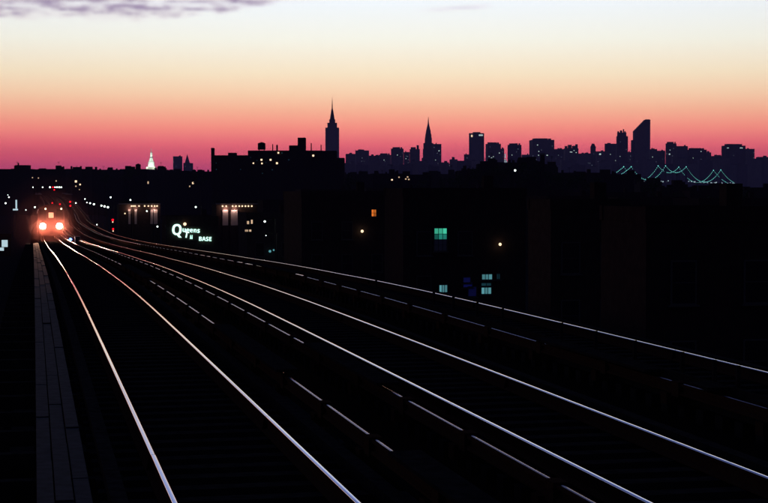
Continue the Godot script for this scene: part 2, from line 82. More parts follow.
func profile(stops: Array, e: float) -> Color:
	for k in range(1, stops.size()):
		if e <= stops[k][0]:
			var a: Array = stops[k - 1]
			var b: Array = stops[k]
			var t: float = clampf((e - a[0]) / (b[0] - a[0]), 0.0, 1.0)
			var ca := Color(a[1] / 255.0, a[2] / 255.0, a[3] / 255.0).srgb_to_linear()
			var cb := Color(b[1] / 255.0, b[2] / 255.0, b[3] / 255.0).srgb_to_linear()
			return ca.lerp(cb, t)
	return Color(0, 0, 0)

func make_sky() -> void:
	# the afterglow of a set sun: brightest and warmest low in the west, deep blue overhead and in the east
	var w := 4096
	var h := 2048
	var narrow := 128
	var im := Image.create(narrow, h, false, Image.FORMAT_RGBAF)
	for y in h:
		var e := 90.0 - (y + 0.5) / h * 180.0
		var near_sun := profile(GLOW, e)
		var away := profile(FAR_SIDE, e)
		for x in narrow:
			var az := 180.0 - absf((x + 0.5) / narrow * 360.0 - 180.0)   # 0 is west, the camera's axis
			var f := exp(-pow(az / 54.0, 2.0))
			var c := away.lerp(near_sun, f)
			c.a = 1.0
			im.set_pixel(x, y, c)
	im.resize(w, h, Image.INTERPOLATE_BILINEAR)
	# thin violet cloud streaks a few degrees up
	var n1 := FastNoiseLite.new()
	n1.seed = 11
	n1.noise_type = FastNoiseLite.TYPE_SIMPLEX_SMOOTH
	n1.frequency = 1.0
	n1.fractal_octaves = 5
	n1.fractal_gain = 0.55
	var n2 := FastNoiseLite.new()
	n2.seed = 23
	n2.noise_type = FastNoiseLite.TYPE_SIMPLEX_SMOOTH
	n2.frequency = 1.0
	n2.fractal_octaves = 3
	var y0 := int((90.0 - 16.0) / 180.0 * h)
	var y1 := int((90.0 - 5.8) / 180.0 * h)
	for y in range(y0, y1):
		var e := 90.0 - (y + 0.5) / h * 180.0
		for column in range(int(-w * 0.18), int(w * 0.18)):
			var x := posmod(column, w)
			var az := (column + 0.5) / w * 360.0
			# the cloud bank lies to the south-west and tapers northwards
			var low := 6.08 + 0.66 * smoothstep(-8.5, -3.2, az) + 0.16 * n2.get_noise_2d(az * 0.5, 3.0)
			var d := e - low
			var bank: float = smoothstep(-0.05, 0.22, d) * (1.0 - smoothstep(1.4, 5.5, d))
			bank *= 1.0 - smoothstep(-5.5, -1.6, az)
			var streak := n1.get_noise_2d(az * 0.24, e * 2.9 + az * 0.10) * 0.5 + 0.5
			var fine := n1.get_noise_2d(az * 0.8 + 40.0, e * 7.0) * 0.5 + 0.5
			var cover := clampf((streak * 0.6 + fine * 0.4 - 0.31) * 3.4, 0.3, 1.0) * bank
			# one thin streak more to the north
			var s2 := exp(-pow((e - 6.62 - (az - 2.6) * 0.06) / 0.07, 2.0)) * smoothstep(0.9, 2.2, az) * (1.0 - smoothstep(3.4, 4.1, az)) * 0.42
			var upper := clampf((n1.get_noise_2d(az * 0.2 - 9.0, e * 0.9) - 0.12) * 1.6, 0.0, 0.5) * smoothstep(8.5, 11.0, e) * (1.0 - smoothstep(13.0, 16.0, e))
			cover = clampf(maxf(cover, maxf(s2, upper)), 0.0, 1.0)
			if cover > 0.003:
				var c := im.get_pixel(x, y)
				var lit := Color(0.80, 0.62, 0.66)
				var body := Color(0.31, 0.21, 0.38)
				var cl := lit.lerp(body, clampf(cover * 1.1, 0.0, 1.0))
				var t := Color(c.r * 0.45 + 0.55 * minf(c.r, cl.r), c.g * 0.3 + 0.7 * minf(c.g, cl.g), c.b * 0.3 + 0.7 * minf(c.b, cl.b))
				var g := c.lerp(t if cover < 0.35 else cl, cover * 0.92)
				g.a = 1.0
				im.set_pixel(x, y, g)
	var m := PanoramaSkyMaterial.new()
	m.panorama = ImageTexture.create_from_image(im)
	var sky := Sky.new()
	sky.sky_material = m
	var e := Environment.new()
	e.background_mode = Environment.BG_SKY
	e.sky = sky
	e.background_energy_multiplier = 1.11
	e.tonemap_mode = Environment.TONE_MAPPER_LINEAR
	e.tonemap_exposure = 1.0
	e.sdfgi_enabled = true
	e.ssao_enabled = true
	e.ssil_enabled = true
	e.volumetric_fog_enabled = true
	e.volumetric_fog_density = 0.0
	e.fog_enabled = true
	e.fog_density = 0.00008
	e.fog_light_color = Color(0.76, 0.72, 0.97)
	var we := WorldEnvironment.new()
	we.name = "environment"
	we.environment = e
	add_child(we)

func make_sun() -> void:
	# the sun has set behind the skyline: six degrees under the horizon
	var l := DirectionalLight3D.new()
	l.name = "sun"
	l.light_color = Color(1.0, 0.72, 0.5)
	l.light_energy = 0.05
	l.light_angular_distance = 0.5
	l.shadow_enabled = true
	add_child(l)
	l.rotation_degrees = Vector3(6.0, 180.0, 0)

# ------------------------------------------------------------------ materials
func noise_image(size: int, freq: float, octaves: int, lo: Color, hi: Color, seed_: int, stretch := 1.0) -> Texture2D:
	var n := FastNoiseLite.new()
	n.seed = seed_
	n.frequency = freq
	n.fractal_octaves = octaves
	var a := n.get_seamless_image(size, size)
	var im := Image.create(size, size, false, Image.FORMAT_RGB8)
	for y in size:
		for x in size:
			var v := a.get_pixel(int(x), int(y * stretch) % size).r
			im.set_pixel(x, y, lo.lerp(hi, v).linear_to_srgb())
	return ImageTexture.create_from_image(im)

func rough_mat(key: String, lo: Color, hi: Color, scale_: float, spec := 0.15, rough := 0.95) -> StandardMaterial3D:
	var m := StandardMaterial3D.new()
	m.albedo_texture = noise_image(256, 0.02, 5, lo, hi, key.hash() % 1000)
	m.uv1_triplanar = true
	m.uv1_world_triplanar = true
	m.uv1_scale = Vector3.ONE * scale_
	m.roughness = rough
	m.metallic_specular = spec
	mats[key] = m
	return m

func glow_mat(key: String, c: Color, energy: float) -> StandardMaterial3D:
	var m := StandardMaterial3D.new()
	m.albedo_color = Color(0.5, 0.5, 0.5)
	m.emission_enabled = true
	m.emission = c
	m.emission_energy_multiplier = energy
	m.roughness = 0.6
	mats[key] = m
	return m

func g(v: float, w := 0.0) -> Color:
	return Color(v * (1.0 + w), v, v * (1.0 - w))

func make_materials() -> void:
	rough_mat("asphalt", g(0.022), g(0.045), 0.12, 0.0)
	rough_mat("tie", g(0.02, 0.12), g(0.055, 0.12), 0.9, 0.0, 1.0)
	rough_mat("plank", g(0.025, 0.02), g(0.085, 0.02), 0.8, 0.15, 0.85)
	rough_mat("board", g(0.018, 0.1), g(0.045, 0.1), 0.8, 0.0, 1.0)
	rough_mat("rust", Color(0.05, 0.028, 0.018), Color(0.11, 0.055, 0.03), 3.0, 0.0, 1.0)
	rough_mat("girder", Color(0.035, 0.04, 0.04), Color(0.07, 0.055, 0.045), 0.4, 0.05, 0.95)
	rough_mat("brick_red", Color(0.042, 0.032, 0.03), Color(0.08, 0.055, 0.048), 0.25, 0.0)
	rough_mat("brick_brown", Color(0.045, 0.035, 0.03), Color(0.085, 0.066, 0.055), 0.25, 0.0)
	rough_mat("brick_pale", Color(0.075, 0.062, 0.052), Color(0.12, 0.10, 0.085), 0.25, 0.0)
	rough_mat("tar", g(0.02), g(0.045), 0.2, 0.0)
	rough_mat("stone", g(0.26, 0.05), g(0.38, 0.05), 0.02)
	rough_mat("white_stone", g(0.62, 0.03), g(0.74, 0.03), 0.04)
	rough_mat("facade_grey", g(0.18), g(0.26), 0.01)
	rough_mat("facade_dark", g(0.09, -0.05), g(0.14, -0.05), 0.01)
	rough_mat("facade_tan", g(0.22, 0.12), g(0.31, 0.12), 0.01)
	rough_mat("bark", Color(0.05, 0.035, 0.025), Color(0.10, 0.075, 0.05), 1.0)
	rough_mat("leaf", Color(0.03, 0.05, 0.015), Color(0.06, 0.10, 0.03), 0.7)
	rough_mat("zinc", g(0.22), g(0.34), 0.5, 0.4, 0.6)
	rough_mat("concrete", g(0.24), g(0.34), 0.3)
	var m := StandardMaterial3D.new()
	m.albedo_color = Color(0.66, 0.64, 0.62).linear_to_srgb()
	m.metallic = 1.0
	m.roughness = 0.075
	mats["steel"] = m
	m = StandardMaterial3D.new()
	m.albedo_texture = noise_image(256, 0.03, 4, Color(0.05, 0.035, 0.03), Color(0.27, 0.19, 0.17), 77)
	m.uv1_triplanar = true
	m.uv1_world_triplanar = true
	m.uv1_scale = Vector3.ONE * 0.6
	m.metallic = 1.0
	m.roughness = 0.24
	mats["contact_steel"] = m
	m = StandardMaterial3D.new()
	m.albedo_color = Color(0.02, 0.022, 0.025).linear_to_srgb()
	m.roughness = 0.12
	mats["glass"] = m
	m = StandardMaterial3D.new()
	m.albedo_texture = noise_image(128, 0.03, 4, Color(0.085, 0.014, 0.012), Color(0.13, 0.022, 0.018), 9)
	m.uv1_triplanar = true
	m.roughness = 0.35
	mats["red_paint"] = m
	m = StandardMaterial3D.new()
	m.albedo_color = Color(0.035, 0.033, 0.033).linear_to_srgb()
	m.roughness = 0.8
	m.metallic_specular = 0.2
	mats["dark_metal"] = m
	m = StandardMaterial3D.new()
	m.albedo_color = Color(0.10, 0.10, 0.095).linear_to_srgb()
	m.roughness = 0.7
	mats["grey_paint"] = m
	glow_mat("head_glow", Color(1.0, 0.88, 0.80), 170.0)
	glow_mat("sign_glow", Color(1.0, 0.72, 0.55), 1.6)
	glow_mat("marker_glow", Color(1.0, 0.86, 0.7), 5.0)
	glow_mat("lamp_white", Color(0.92, 1.0, 0.95), 5.0)
	glow_mat("lamp_soft", Color(1.0, 0.86, 0.70), 1.6)
	glow_mat("lamp_red", Color(1.0, 0.03, 0.10), 2.4)
	glow_mat("lamp_blue", Color(0.28, 0.5, 1.0), 9.0)
	glow_mat("window_green", Color(0.30, 0.86, 0.70), 1.3)
	glow_mat("window_green_low", Color(0.14, 0.52, 0.46), 0.9)
	glow_mat("window_green_dim", Color(0.06, 0.07, 0.16), 0.10)
	glow_mat("window_cool", Color(0.42, 0.72, 0.76), 0.62)
	glow_mat("window_dim", Color(0.18, 0.42, 0.48), 0.2)
	glow_mat("window_blue", Color(0.12, 0.15, 0.60), 0.15)
	glow_mat("window_orange", Color(1.0, 0.52, 0.18), 0.8)
	glow_mat("window_warm", Color(1.0, 0.84, 0.68), 0.7)
	glow_mat("window_far", Color(0.80, 0.90, 0.88), 1.1)
	glow_mat("window_faint", Color(0.72, 0.80, 0.86), 0.45)
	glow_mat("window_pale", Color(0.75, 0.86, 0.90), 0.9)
	glow_mat("bridge_glow", Color(0.5, 0.95, 0.92), 1.5)
	glow_mat("neon", Color(0.76, 1.0, 0.92), 2.0)

# ------------------------------------------------------------------ helpers
func numbered(n: String) -> String:
	if not names.has(n):
		names[n] = 0
		return n
	names[n] += 1
	return "%s_%03d" % [n, names[n]]

func thing(called: String, label: String, category: String, at := Vector3.ZERO, turn := 0.0, group := "") -> Node3D:
	var o := Node3D.new()
	o.name = numbered(called)
	add_child(o)
	o.position = at
	o.rotation.y = turn
	tag(o, label, category, group)
	return o

func tag(o: Node, label: String, category: String, group := "") -> void:
	o.set_meta("label", label)
	o.set_meta("category", category)
	if group != "":
		o.set_meta("group", group)

func part(parent: Node, called: String, mesh: Mesh, mat: String, at := Vector3.ZERO, basis_ := Basis.IDENTITY) -> MeshInstance3D:
	var o := MeshInstance3D.new()
	o.name = called
	o.mesh = mesh
	o.material_override = mats[mat]
	o.transform = Transform3D(basis_, at)
	parent.add_child(o, true)
	return o

func bm(x: float, y: float, z: float) -> BoxMesh:
	var k := "%.3f,%.3f,%.3f" % [x, y, z]
	if not box_cache.has(k):
		var b := BoxMesh.new()
		b.size = Vector3(x, y, z)
		box_cache[k] = b
	return box_cache[k]

func ball(r: float) -> SphereMesh:
	var k := "ball%.2f" % r
	if not box_cache.has(k):
		var b := SphereMesh.new()
		b.radius = r
		b.height = r * 2.0
		b.radial_segments = 12
		b.rings = 6
		box_cache[k] = b
	return box_cache[k]

func cyl(r0: float, r1: float, h: float, sides := 10) -> CylinderMesh:
	var c := CylinderMesh.new()
	c.bottom_radius = r0
	c.top_radius = r1
	c.height = h
	c.radial_segments = sides
	c.rings = 1
	return c

func add_box(st: SurfaceTool, size: Vector3, at: Vector3, b := Basis.IDENTITY) -> void:
	st.append_from(bm(size.x, size.y, size.z), 0, Transform3D(b, at))

func started() -> SurfaceTool:
	var st := SurfaceTool.new()
	st.begin(Mesh.PRIMITIVE_TRIANGLES)
	return st

func prism(poly: Array, depth: float) -> Mesh:
	# a closed outline (x, y) drawn out along -z, with flat faces
	var st := started()
	st.set_smooth_group(-1)
	var n := poly.size()
	var pts := PackedVector2Array()
	for p in poly:
		pts.append(Vector2(p[0], p[1]))
	var tri := Geometry2D.triangulate_polygon(pts)
	for k in range(0, tri.size(), 3):
		for j in [0, 1, 2]:
			var p := pts[tri[k + j]]
			st.add_vertex(Vector3(p.x, p.y, 0))
		for j in [0, 2, 1]:
			var p := pts[tri[k + j]]
			st.add_vertex(Vector3(p.x, p.y, -depth))
	for k in n:
		var a := pts[k]
		var b := pts[(k + 1) % n]
		for v in [Vector3(a.x, a.y, 0), Vector3(b.x, b.y, 0), Vector3(b.x, b.y, -depth), Vector3(a.x, a.y, 0), Vector3(b.x, b.y, -depth), Vector3(a.x, a.y, -depth)]:
			st.add_vertex(v)
	st.generate_normals()
	return st.commit()

func along(points: Array, s: float) -> float:
	for k in range(1, points.size()):
		if s <= points[k][0]:
			var t: float = (s - points[k - 1][0]) / (points[k][0] - points[k - 1][0])
			var p0: float = points[maxi(k - 2, 0)][1]
			var p3: float = points[mini(k + 1, points.size() - 1)][1]
			return cubic_interpolate(points[k - 1][1], points[k][1], p0, p3, t)
	return points[-1][1]

const LEVEL := [[-30.0, 0.0], [0.0, 0.0], [36.0, 0.0], [52.0, -0.14], [75.0, -0.5], [105.0, -1.05], [139.0, -1.65], [168.0, -2.1], [205.0, -2.5], [262.0, -2.68], [330.0, -2.7], [400.0, -2.62], [470.0, -2.2], [560.0, -1.0], [700.0, 0.9], [850.0, 2.1], [1000.0, 2.4], [1200.0, 2.6]]
const SHIFT := [[-30.0, 0.0], [0.0, 0.0], [300.0, 0.0], [440.0, 2.5], [600.0, 4.0], [900.0, 3.5], [1200.0, 3.0]]

func on_ground(s: float, l: float, y := GROUND) -> Vector3:
	# s metres along the straight track direction, l metres to its right
	return Vector3(-sin(TRACK_TURN) * s + cos(TRACK_TURN) * l, y, -cos(TRACK_TURN) * s - sin(TRACK_TURN) * l)

func deck(s: float, l: float, h: float) -> Vector3:
	return on_ground(s, l + along(SHIFT, s), along(LEVEL, s) + h)

func steps(s0: float, s1: float) -> Array:
	var out := [s0]
	var s := s0
	while s < s1 - 0.01:
		s = minf(s1, s + (2.0 if s < 70.0 else (4.0 if s < 300.0 else 10.0)))
		out.append(s)
	return out

func sweep(outline: Array, l: float, s0: float, s1: float, smooth := false) -> Mesh:
	# a closed outline of (right, up) points carried along the track
	var st := started()
	st.set_smooth_group(0 if smooth else -1)
	var ss := steps(s0, s1)
	var rows := []
	for s in ss:
		var row := []
		for p in outline:
			row.append(deck(s, l + p[0], p[1]))
		rows.append(row)
	var n := outline.size()
	for k in range(1, rows.size()):
		for j in n:
			var a: Vector3 = rows[k - 1][j]
			var b: Vector3 = rows[k - 1][(j + 1) % n]
			var c: Vector3 = rows[k][(j + 1) % n]
			var d: Vector3 = rows[k][j]
			if smooth:
				st.set_smooth_group(0 if j < n - 1 else -1)
			for v in [a, b, c, a, c, d]:
				st.add_vertex(v)
	st.set_smooth_group(-1)
	for e in [0, rows.size() - 1]:
		for j in range(1, n - 1):
			var order := [0, j + 1, j] if e == 0 else [0, j, j + 1]
			for q in order:
				st.add_vertex(rows[e][q])
	st.generate_normals()
	return st.commit()

func facing(s: float) -> Basis:
	# local -z runs along the track at s
	var f := (deck(s + 1.0, 0, 0) - deck(s - 1.0, 0, 0)).normalized()
	return Basis.looking_at(f, Vector3.UP)

func structure(called: String, mesh: Mesh, mat: String, at := Vector3.ZERO) -> MeshInstance3D:
	var o := part(self, numbered(called), mesh, mat, at)
	o.set_meta("kind", "structure")
	return o

func bulb_light(parent: Node, at: Vector3, c: Color, energy: float, size := 0.1) -> void:
	var l := OmniLight3D.new()
	l.name = "light"
	l.light_color = c
	l.light_energy = energy
	l.omni_range = 60.0
	l.omni_attenuation = 2.0
	l.light_size = size
	l.shadow_enabled = true
	parent.add_child(l, true)
	l.position = at

# ------------------------------------------------------------------ setting
func make_ground() -> void:
	structure("ground", bm(9000, 1, 9000), "asphalt", Vector3(0, GROUND - 0.5, -4100))

func make_viaduct() -> void:
	var v := thing("railway_viaduct", "long dark steel viaduct carrying three railway tracks above the street", "viaduct")
	for l in [-0.55, 1.1, 2.52, 4.83, 6.27, 8.54, 9.98, 11.0]:
		part(v, "girder", sweep([[-0.16, -0.37], [0.16, -0.37], [0.16, -0.42], [0.02, -0.42], [0.02, -1.3], [0.16, -1.3], [0.16, -1.36], [-0.16, -1.36], [-0.16, -1.3], [-0.02, -1.3], [-0.02, -0.42], [-0.16, -0.42]], l, -4.0, 1000.0), "girder")
	var s := 8.0
	while s < 640.0:
		var b := facing(s)
		var top := along(LEVEL, s) - 1.37
		part(v, "cross_beam", bm(12.2, 0.7, 0.45), "girder", deck(s, 5.22, -1.37 - 0.35), b)
		for l in [0.2, 10.3]:
			var hgt := top - 0.7 - GROUND
			var p := deck(s, l, 0)
			part(v, "column", bm(0.5, hgt, 0.5), "girder", Vector3(p.x, GROUND + hgt / 2.0, p.z), Basis(Vector3.UP, TRACK_TURN))
		s += 16.0

func rail_outline() -> Array:
	return [[-0.07, -0.168], [0.07, -0.168], [0.07, -0.155], [0.01, -0.13], [0.01, -0.045], [0.034, -0.033], [0.034, -0.008], [-0.034, -0.008], [-0.034, -0.033], [-0.01, -0.045], [-0.01, -0.13], [-0.07, -0.155]]

func head_outline() -> Array:
	# the worn, bright top of the rail head, slightly crowned
	return [[-0.0225, -0.0078], [-0.020, -0.0022], [-0.012, -0.0005], [0.0, 0.0], [0.012, -0.0005], [0.020, -0.0022], [0.0225, -0.0078]]

const COVERED := [[[-4, 13.8], [20.5, 28], [46, 58]], [[18.8, 24.2]], [[-4, 16.4], [17.5, 18.2], [19.5, 24.3], [48, 60]]]
const JOINTS := [15.3, 27.2, 39.1, 51.0, 62.9]

func make_tracks() -> void:
	var labels := ["railway track of worn steel rails that the oncoming train runs on", "middle railway track of the three, with pink-lit contact rail on one side", "railway track on the street side, its rail broken by a row of short posts"]
	var tie_mesh := bm(2.55, 0.18, 0.22)
	for t in 3:
		var tr := thing("railway_track", labels[t], "railway track", Vector3.ZERO, 0.0, "parallel railway tracks on the viaduct")
		var c: float = TRACKS[t]
		for side in [-1, 1]:
			var l: float = c + side * GAUGE / 2.0
			var s0 := -4.0
			var cuts := JOINTS.duplicate()
			cuts.append(1000.0)
			for k in cuts.size():
				var off: float = (3.1 * t + (2.4 if side > 0 else 0.0)) if k < cuts.size() - 1 else 0.0
				var s1: float = cuts[k] + off
				var r := part(tr, "rail", sweep(rail_outline(), l, s0, s1 - 0.012), "rust")
				part(r, "running_surface", sweep(head_outline(), l, s0, s1 - 0.012, true), "steel")
				s0 = s1
		# ties one by one as far as they can be told apart, beyond that as one mass
		var s := 1.0
		while s < 62.0:
			var p := deck(s, c, -0.17 - 0.09)
			var o := part(tr, "tie", tie_mesh, "tie", p, facing(s) * Basis(Vector3.UP, rng.randf_range(-0.012, 0.012)))
			o.position.y += rng.randf_range(-0.008, 0.0)
			s += 0.56
		var st := started()
		while s < 360.0:
			add_box(st, Vector3(2.55, 0.18, 0.22), deck(s, c, -0.26), facing(s))
			s += 0.56
		while s < 1000.0:
			add_box(st, Vector3(2.55, 0.18, 0.5), deck(s, c, -0.26), facing(s))
			s += 1.4
		var far := part(tr, "far_ties", st.commit(), "tie")
		far.set_meta("kind", "stuff")
		for side in [-1, 1]:
			part(tr, "guard_timber", sweep([[-0.07, -0.166], [-0.07, -0.05], [0.07, -0.05], [0.07, -0.166]], c + side * 1.14, -4.0, 300.0), "tie")
		# contact rail on insulators, covered by boards for part of its length
		var cl: float = c + (1.385 if t == 0 else -1.385)
		var third := part(tr, "contact_rail", sweep([[-0.05, -0.02], [0.05, -0.02], [0.05, 0.0], [0.012, 0.02], [0.012, 0.08], [0.04, 0.09], [0.04, 0.118], [-0.04, 0.118], [-0.04, 0.09], [-0.012, 0.08], [-0.012, 0.02], [-0.05, 0.0]], cl, -4.0, 420.0), "rust")
		part(third, "contact_surface", sweep([[-0.014, 0.1182], [-0.012, 0.1215], [0.0, 0.123], [0.012, 0.1215], [0.014, 0.1182]], cl, -4.0, 420.0, true), "contact_steel")
		for cov in COVERED[t]:
			var a: float = cov[0]
			while a < cov[1] - 0.2:
				var e: float = minf(a + 3.0, cov[1])
				part(third, "cover_board", sweep([[-0.15, 0.17], [-0.15, 0.205], [0.15, 0.205], [0.15, 0.17]], cl, a + 0.02, e - 0.02), "board")
				a += 3.0
		s = 1.4
		while s < 120.0:
			part(third, "bracket", bm(0.13, 0.185, 0.22 if s < 40.0 else 0.45), "rust", deck(s, cl, 0.045), facing(s))
			part(third, "insulator", bm(0.2, 0.15, 0.2), "rust", deck(s + 0.28, cl, -0.10), facing(s))
			s += 2.8 + rng.randf_range(-0.25, 0.25)
		if t == 2:
			for span in [[6.0, 16.0], [16.02, 26.0], [26.02, 36.0], [36.02, 48.0]]:
				part(third, "side_board", sweep([[0.12, -0.03], [0.12, 0.21], [0.155, 0.21], [0.155, -0.03]], cl, span[0], span[1]), "board")
			for q in POSTS:
				part(tr, "cable_post", bm(0.045, 0.60, 0.05), "tie", deck(q, 8.2, 0.135), facing(q))

func make_walkway() -> void:
	var w := thing("timber_walkway", "narrow plank walkway beside the rail under the oncoming train", "walkway")
	var row := 0
	for l in [[0.0, 0.145], [0.157, 0.308], [0.32, 0.463]]:
		var s := 3.0 + row * 1.1
		while s < 150.0:
			var e := s + 3.2
			var lift := rng.randf_range(-0.012, 0.012)
			var width: float = l[1] - l[0]
			part(w, "plank", sweep([[0.0, -0.16 + lift], [0.0, -0.115 + lift], [0.004, -0.11 + lift], [width - 0.004, -0.11 + lift], [width, -0.115 + lift], [width, -0.16 + lift]], l[0], s, e - 0.015), "plank")
			s = e
		row += 1
	var s := 4.0
	while s < 150.0:
		part(w, "bearer", bm(1.5, 0.17, 0.16), "tie", deck(s, 0.05, -0.265), facing(s))
		s += 1.6

# ------------------------------------------------------------------ skyline
func make_towers() -> void:
	var facade := ["facade_grey", "facade_dark", "facade_tan"]
	var all := []
	for k in TOWERS.size():
		var d: Array = TOWERS[k]
		var w: float = d[5]
		var dep: float = d[6]
		var h: float = d[7]
		var m: String = facade[k % 3]
		var o := thing(d[0], d[1], "skyscraper", Vector3(d[3], GROUND, d[4]), deg_to_rad(d[8]), "towers of the distant skyline")
		all.append(o)
		match d[2]:
			"slab":
				part(o, "wall", bm(w, h, dep), m, Vector3(0, h / 2, 0))
				for j in rng.randi_range(1, 3):
					var rh := rng.randf_range(2.0, 5.0)
					part(o, "roof_plant", bm(w * rng.randf_range(0.08, 0.3), rh, dep * 0.3), m, Vector3(w * rng.randf_range(-0.32, 0.32), h + rh / 2, rng.randf_range(-0.2, 0.2) * dep))
			"plant":
				part(o, "wall", bm(w, h - 3.0, dep), m, Vector3(0, (h - 3.0) / 2, 0))
				part(o, "roof_plant", bm(w * 0.62, 6.0, dep * 0.6), m, Vector3(-w * 0.08, h - 0.0, 0))
				part(o, "water_tank", bm(w * 0.12, 6.0, dep * 0.2), m, Vector3(w * 0.36, h - 0.1, 0))
			"notch":
				part(o, "wall", bm(w, h - 6.0, dep), m, Vector3(0, (h - 6.0) / 2, 0))
				part(o, "roof_house", bm(w * 0.5, 8.0, dep * 0.7), m, Vector3(-w * 0.15, h - 2.1, 0))
				part(o, "roof_house", bm(w * 0.22, 16.0, dep * 0.5), m, Vector3(w * 0.3, h + 1.9, 0))
			"stepped":
				part(o, "wall", bm(w, h * 0.86, dep), m, Vector3(0, h * 0.43, 0))
				part(o, "setback", bm(w * 0.72, h * 0.12, dep * 0.7), m, Vector3(-w * 0.05, h * 0.92, 0))
				part(o, "roof_house", bm(w * 0.25, h * 0.06, dep * 0.4), m, Vector3(-w * 0.08, h * 1.01, 0))
			"pointed":
				part(o, "wall", bm(w, h, dep), m, Vector3(0, h / 2, 0))
				var spire := cyl(w * 0.36, 0.4, 36.0, 4)
				part(o, "pyramid_roof", spire, m, Vector3(-w * 0.1, h + 18.0, 0), Basis(Vector3.UP, PI / 4))
			"ragged":
				part(o, "wall", bm(w, h - 8.0, dep), m, Vector3(0, (h - 8.0) / 2, 0))
				for q in [[-0.38, 0.16, 9.0], [-0.1, 0.24, 14.0], [0.2, 0.2, 10.0], [0.41, 0.14, 16.0]]:
					part(o, "roof_house", bm(w * q[1], q[2], dep * 0.5), m, Vector3(w * q[0], h - 8.0 + q[2] / 2, 0))
			"round":
				part(o, "wall", bm(w, h - 10.0, dep), m, Vector3(0, (h - 10.0) / 2, 0))
				var dome := cyl(w * 0.48, w * 0.26, 10.0, 14)
				part(o, "rounded_top", dome, m, Vector3(0, h - 5.0, 0))
			"crown":
				part(o, "wall", bm(w, h - 14.0, dep), m, Vector3(0, (h - 14.0) / 2, 0))
				part(o, "setback", bm(w * 0.8, 14.0, dep * 0.8), m, Vector3(-w * 0.04, h - 7.0, 0))
				for q in [[-0.36, 0.14, 5.0], [-0.1, 0.2, 8.0], [0.12, 0.1, 13.0], [0.26, 0.12, 5.0]]:
					part(o, "roof_house", bm(w * q[1], q[2], dep * 0.3), m, Vector3(w * q[0], h + q[2] / 2, 0))
	for q in TOWER_WINDOWS:
		var o: Node3D = all[q[0]]
		var d: Array = TOWERS[q[0]]
		var yaw := deg_to_rad(d[8])
		# the window sits on the front face, 0.3 m proud of it
		var x: float = q[1] / cos(yaw)
		x = clampf(x - tan(yaw) * d[6] * 0.5, -d[5] * 0.47, d[5] * 0.47)
		part(o, "lit_window", bm(q[3], q[4], 0.6), "window_far" if q[3] > 2.1 else "window_faint", Vector3(x, q[2], d[6] / 2 + 0.1))
	var k := 0
	for d in LOW:
		var o := thing("low_block", "low dark block at the foot of the distant skyline", "building", Vector3(d[0], GROUND, d[1]), 0.0, "low blocks in front of the skyline towers")
		part(o, "wall", bm(d[2], d[4], d[3]), facade[k % 3], Vector3(0, d[4] / 2, 0))
		part(o, "roof_house", bm(d[2] * 0.3, 5.0, 8.0), "facade_dark", Vector3(d[2] * (0.2 if k % 2 == 0 else -0.15), d[4] + 2.5, 0))
		k += 1

func stacked(o: Node3D, rows: Array, depth_share: float, mat: String, first := 0.0) -> void:
	var y := first
	for q in rows:
		part(o, "setback" if y > 0.0 else "wall", bm(q[0], q[1] - y, q[0] * depth_share), mat, Vector3(0, (q[1] + y) / 2, 0))
		y = q[1]

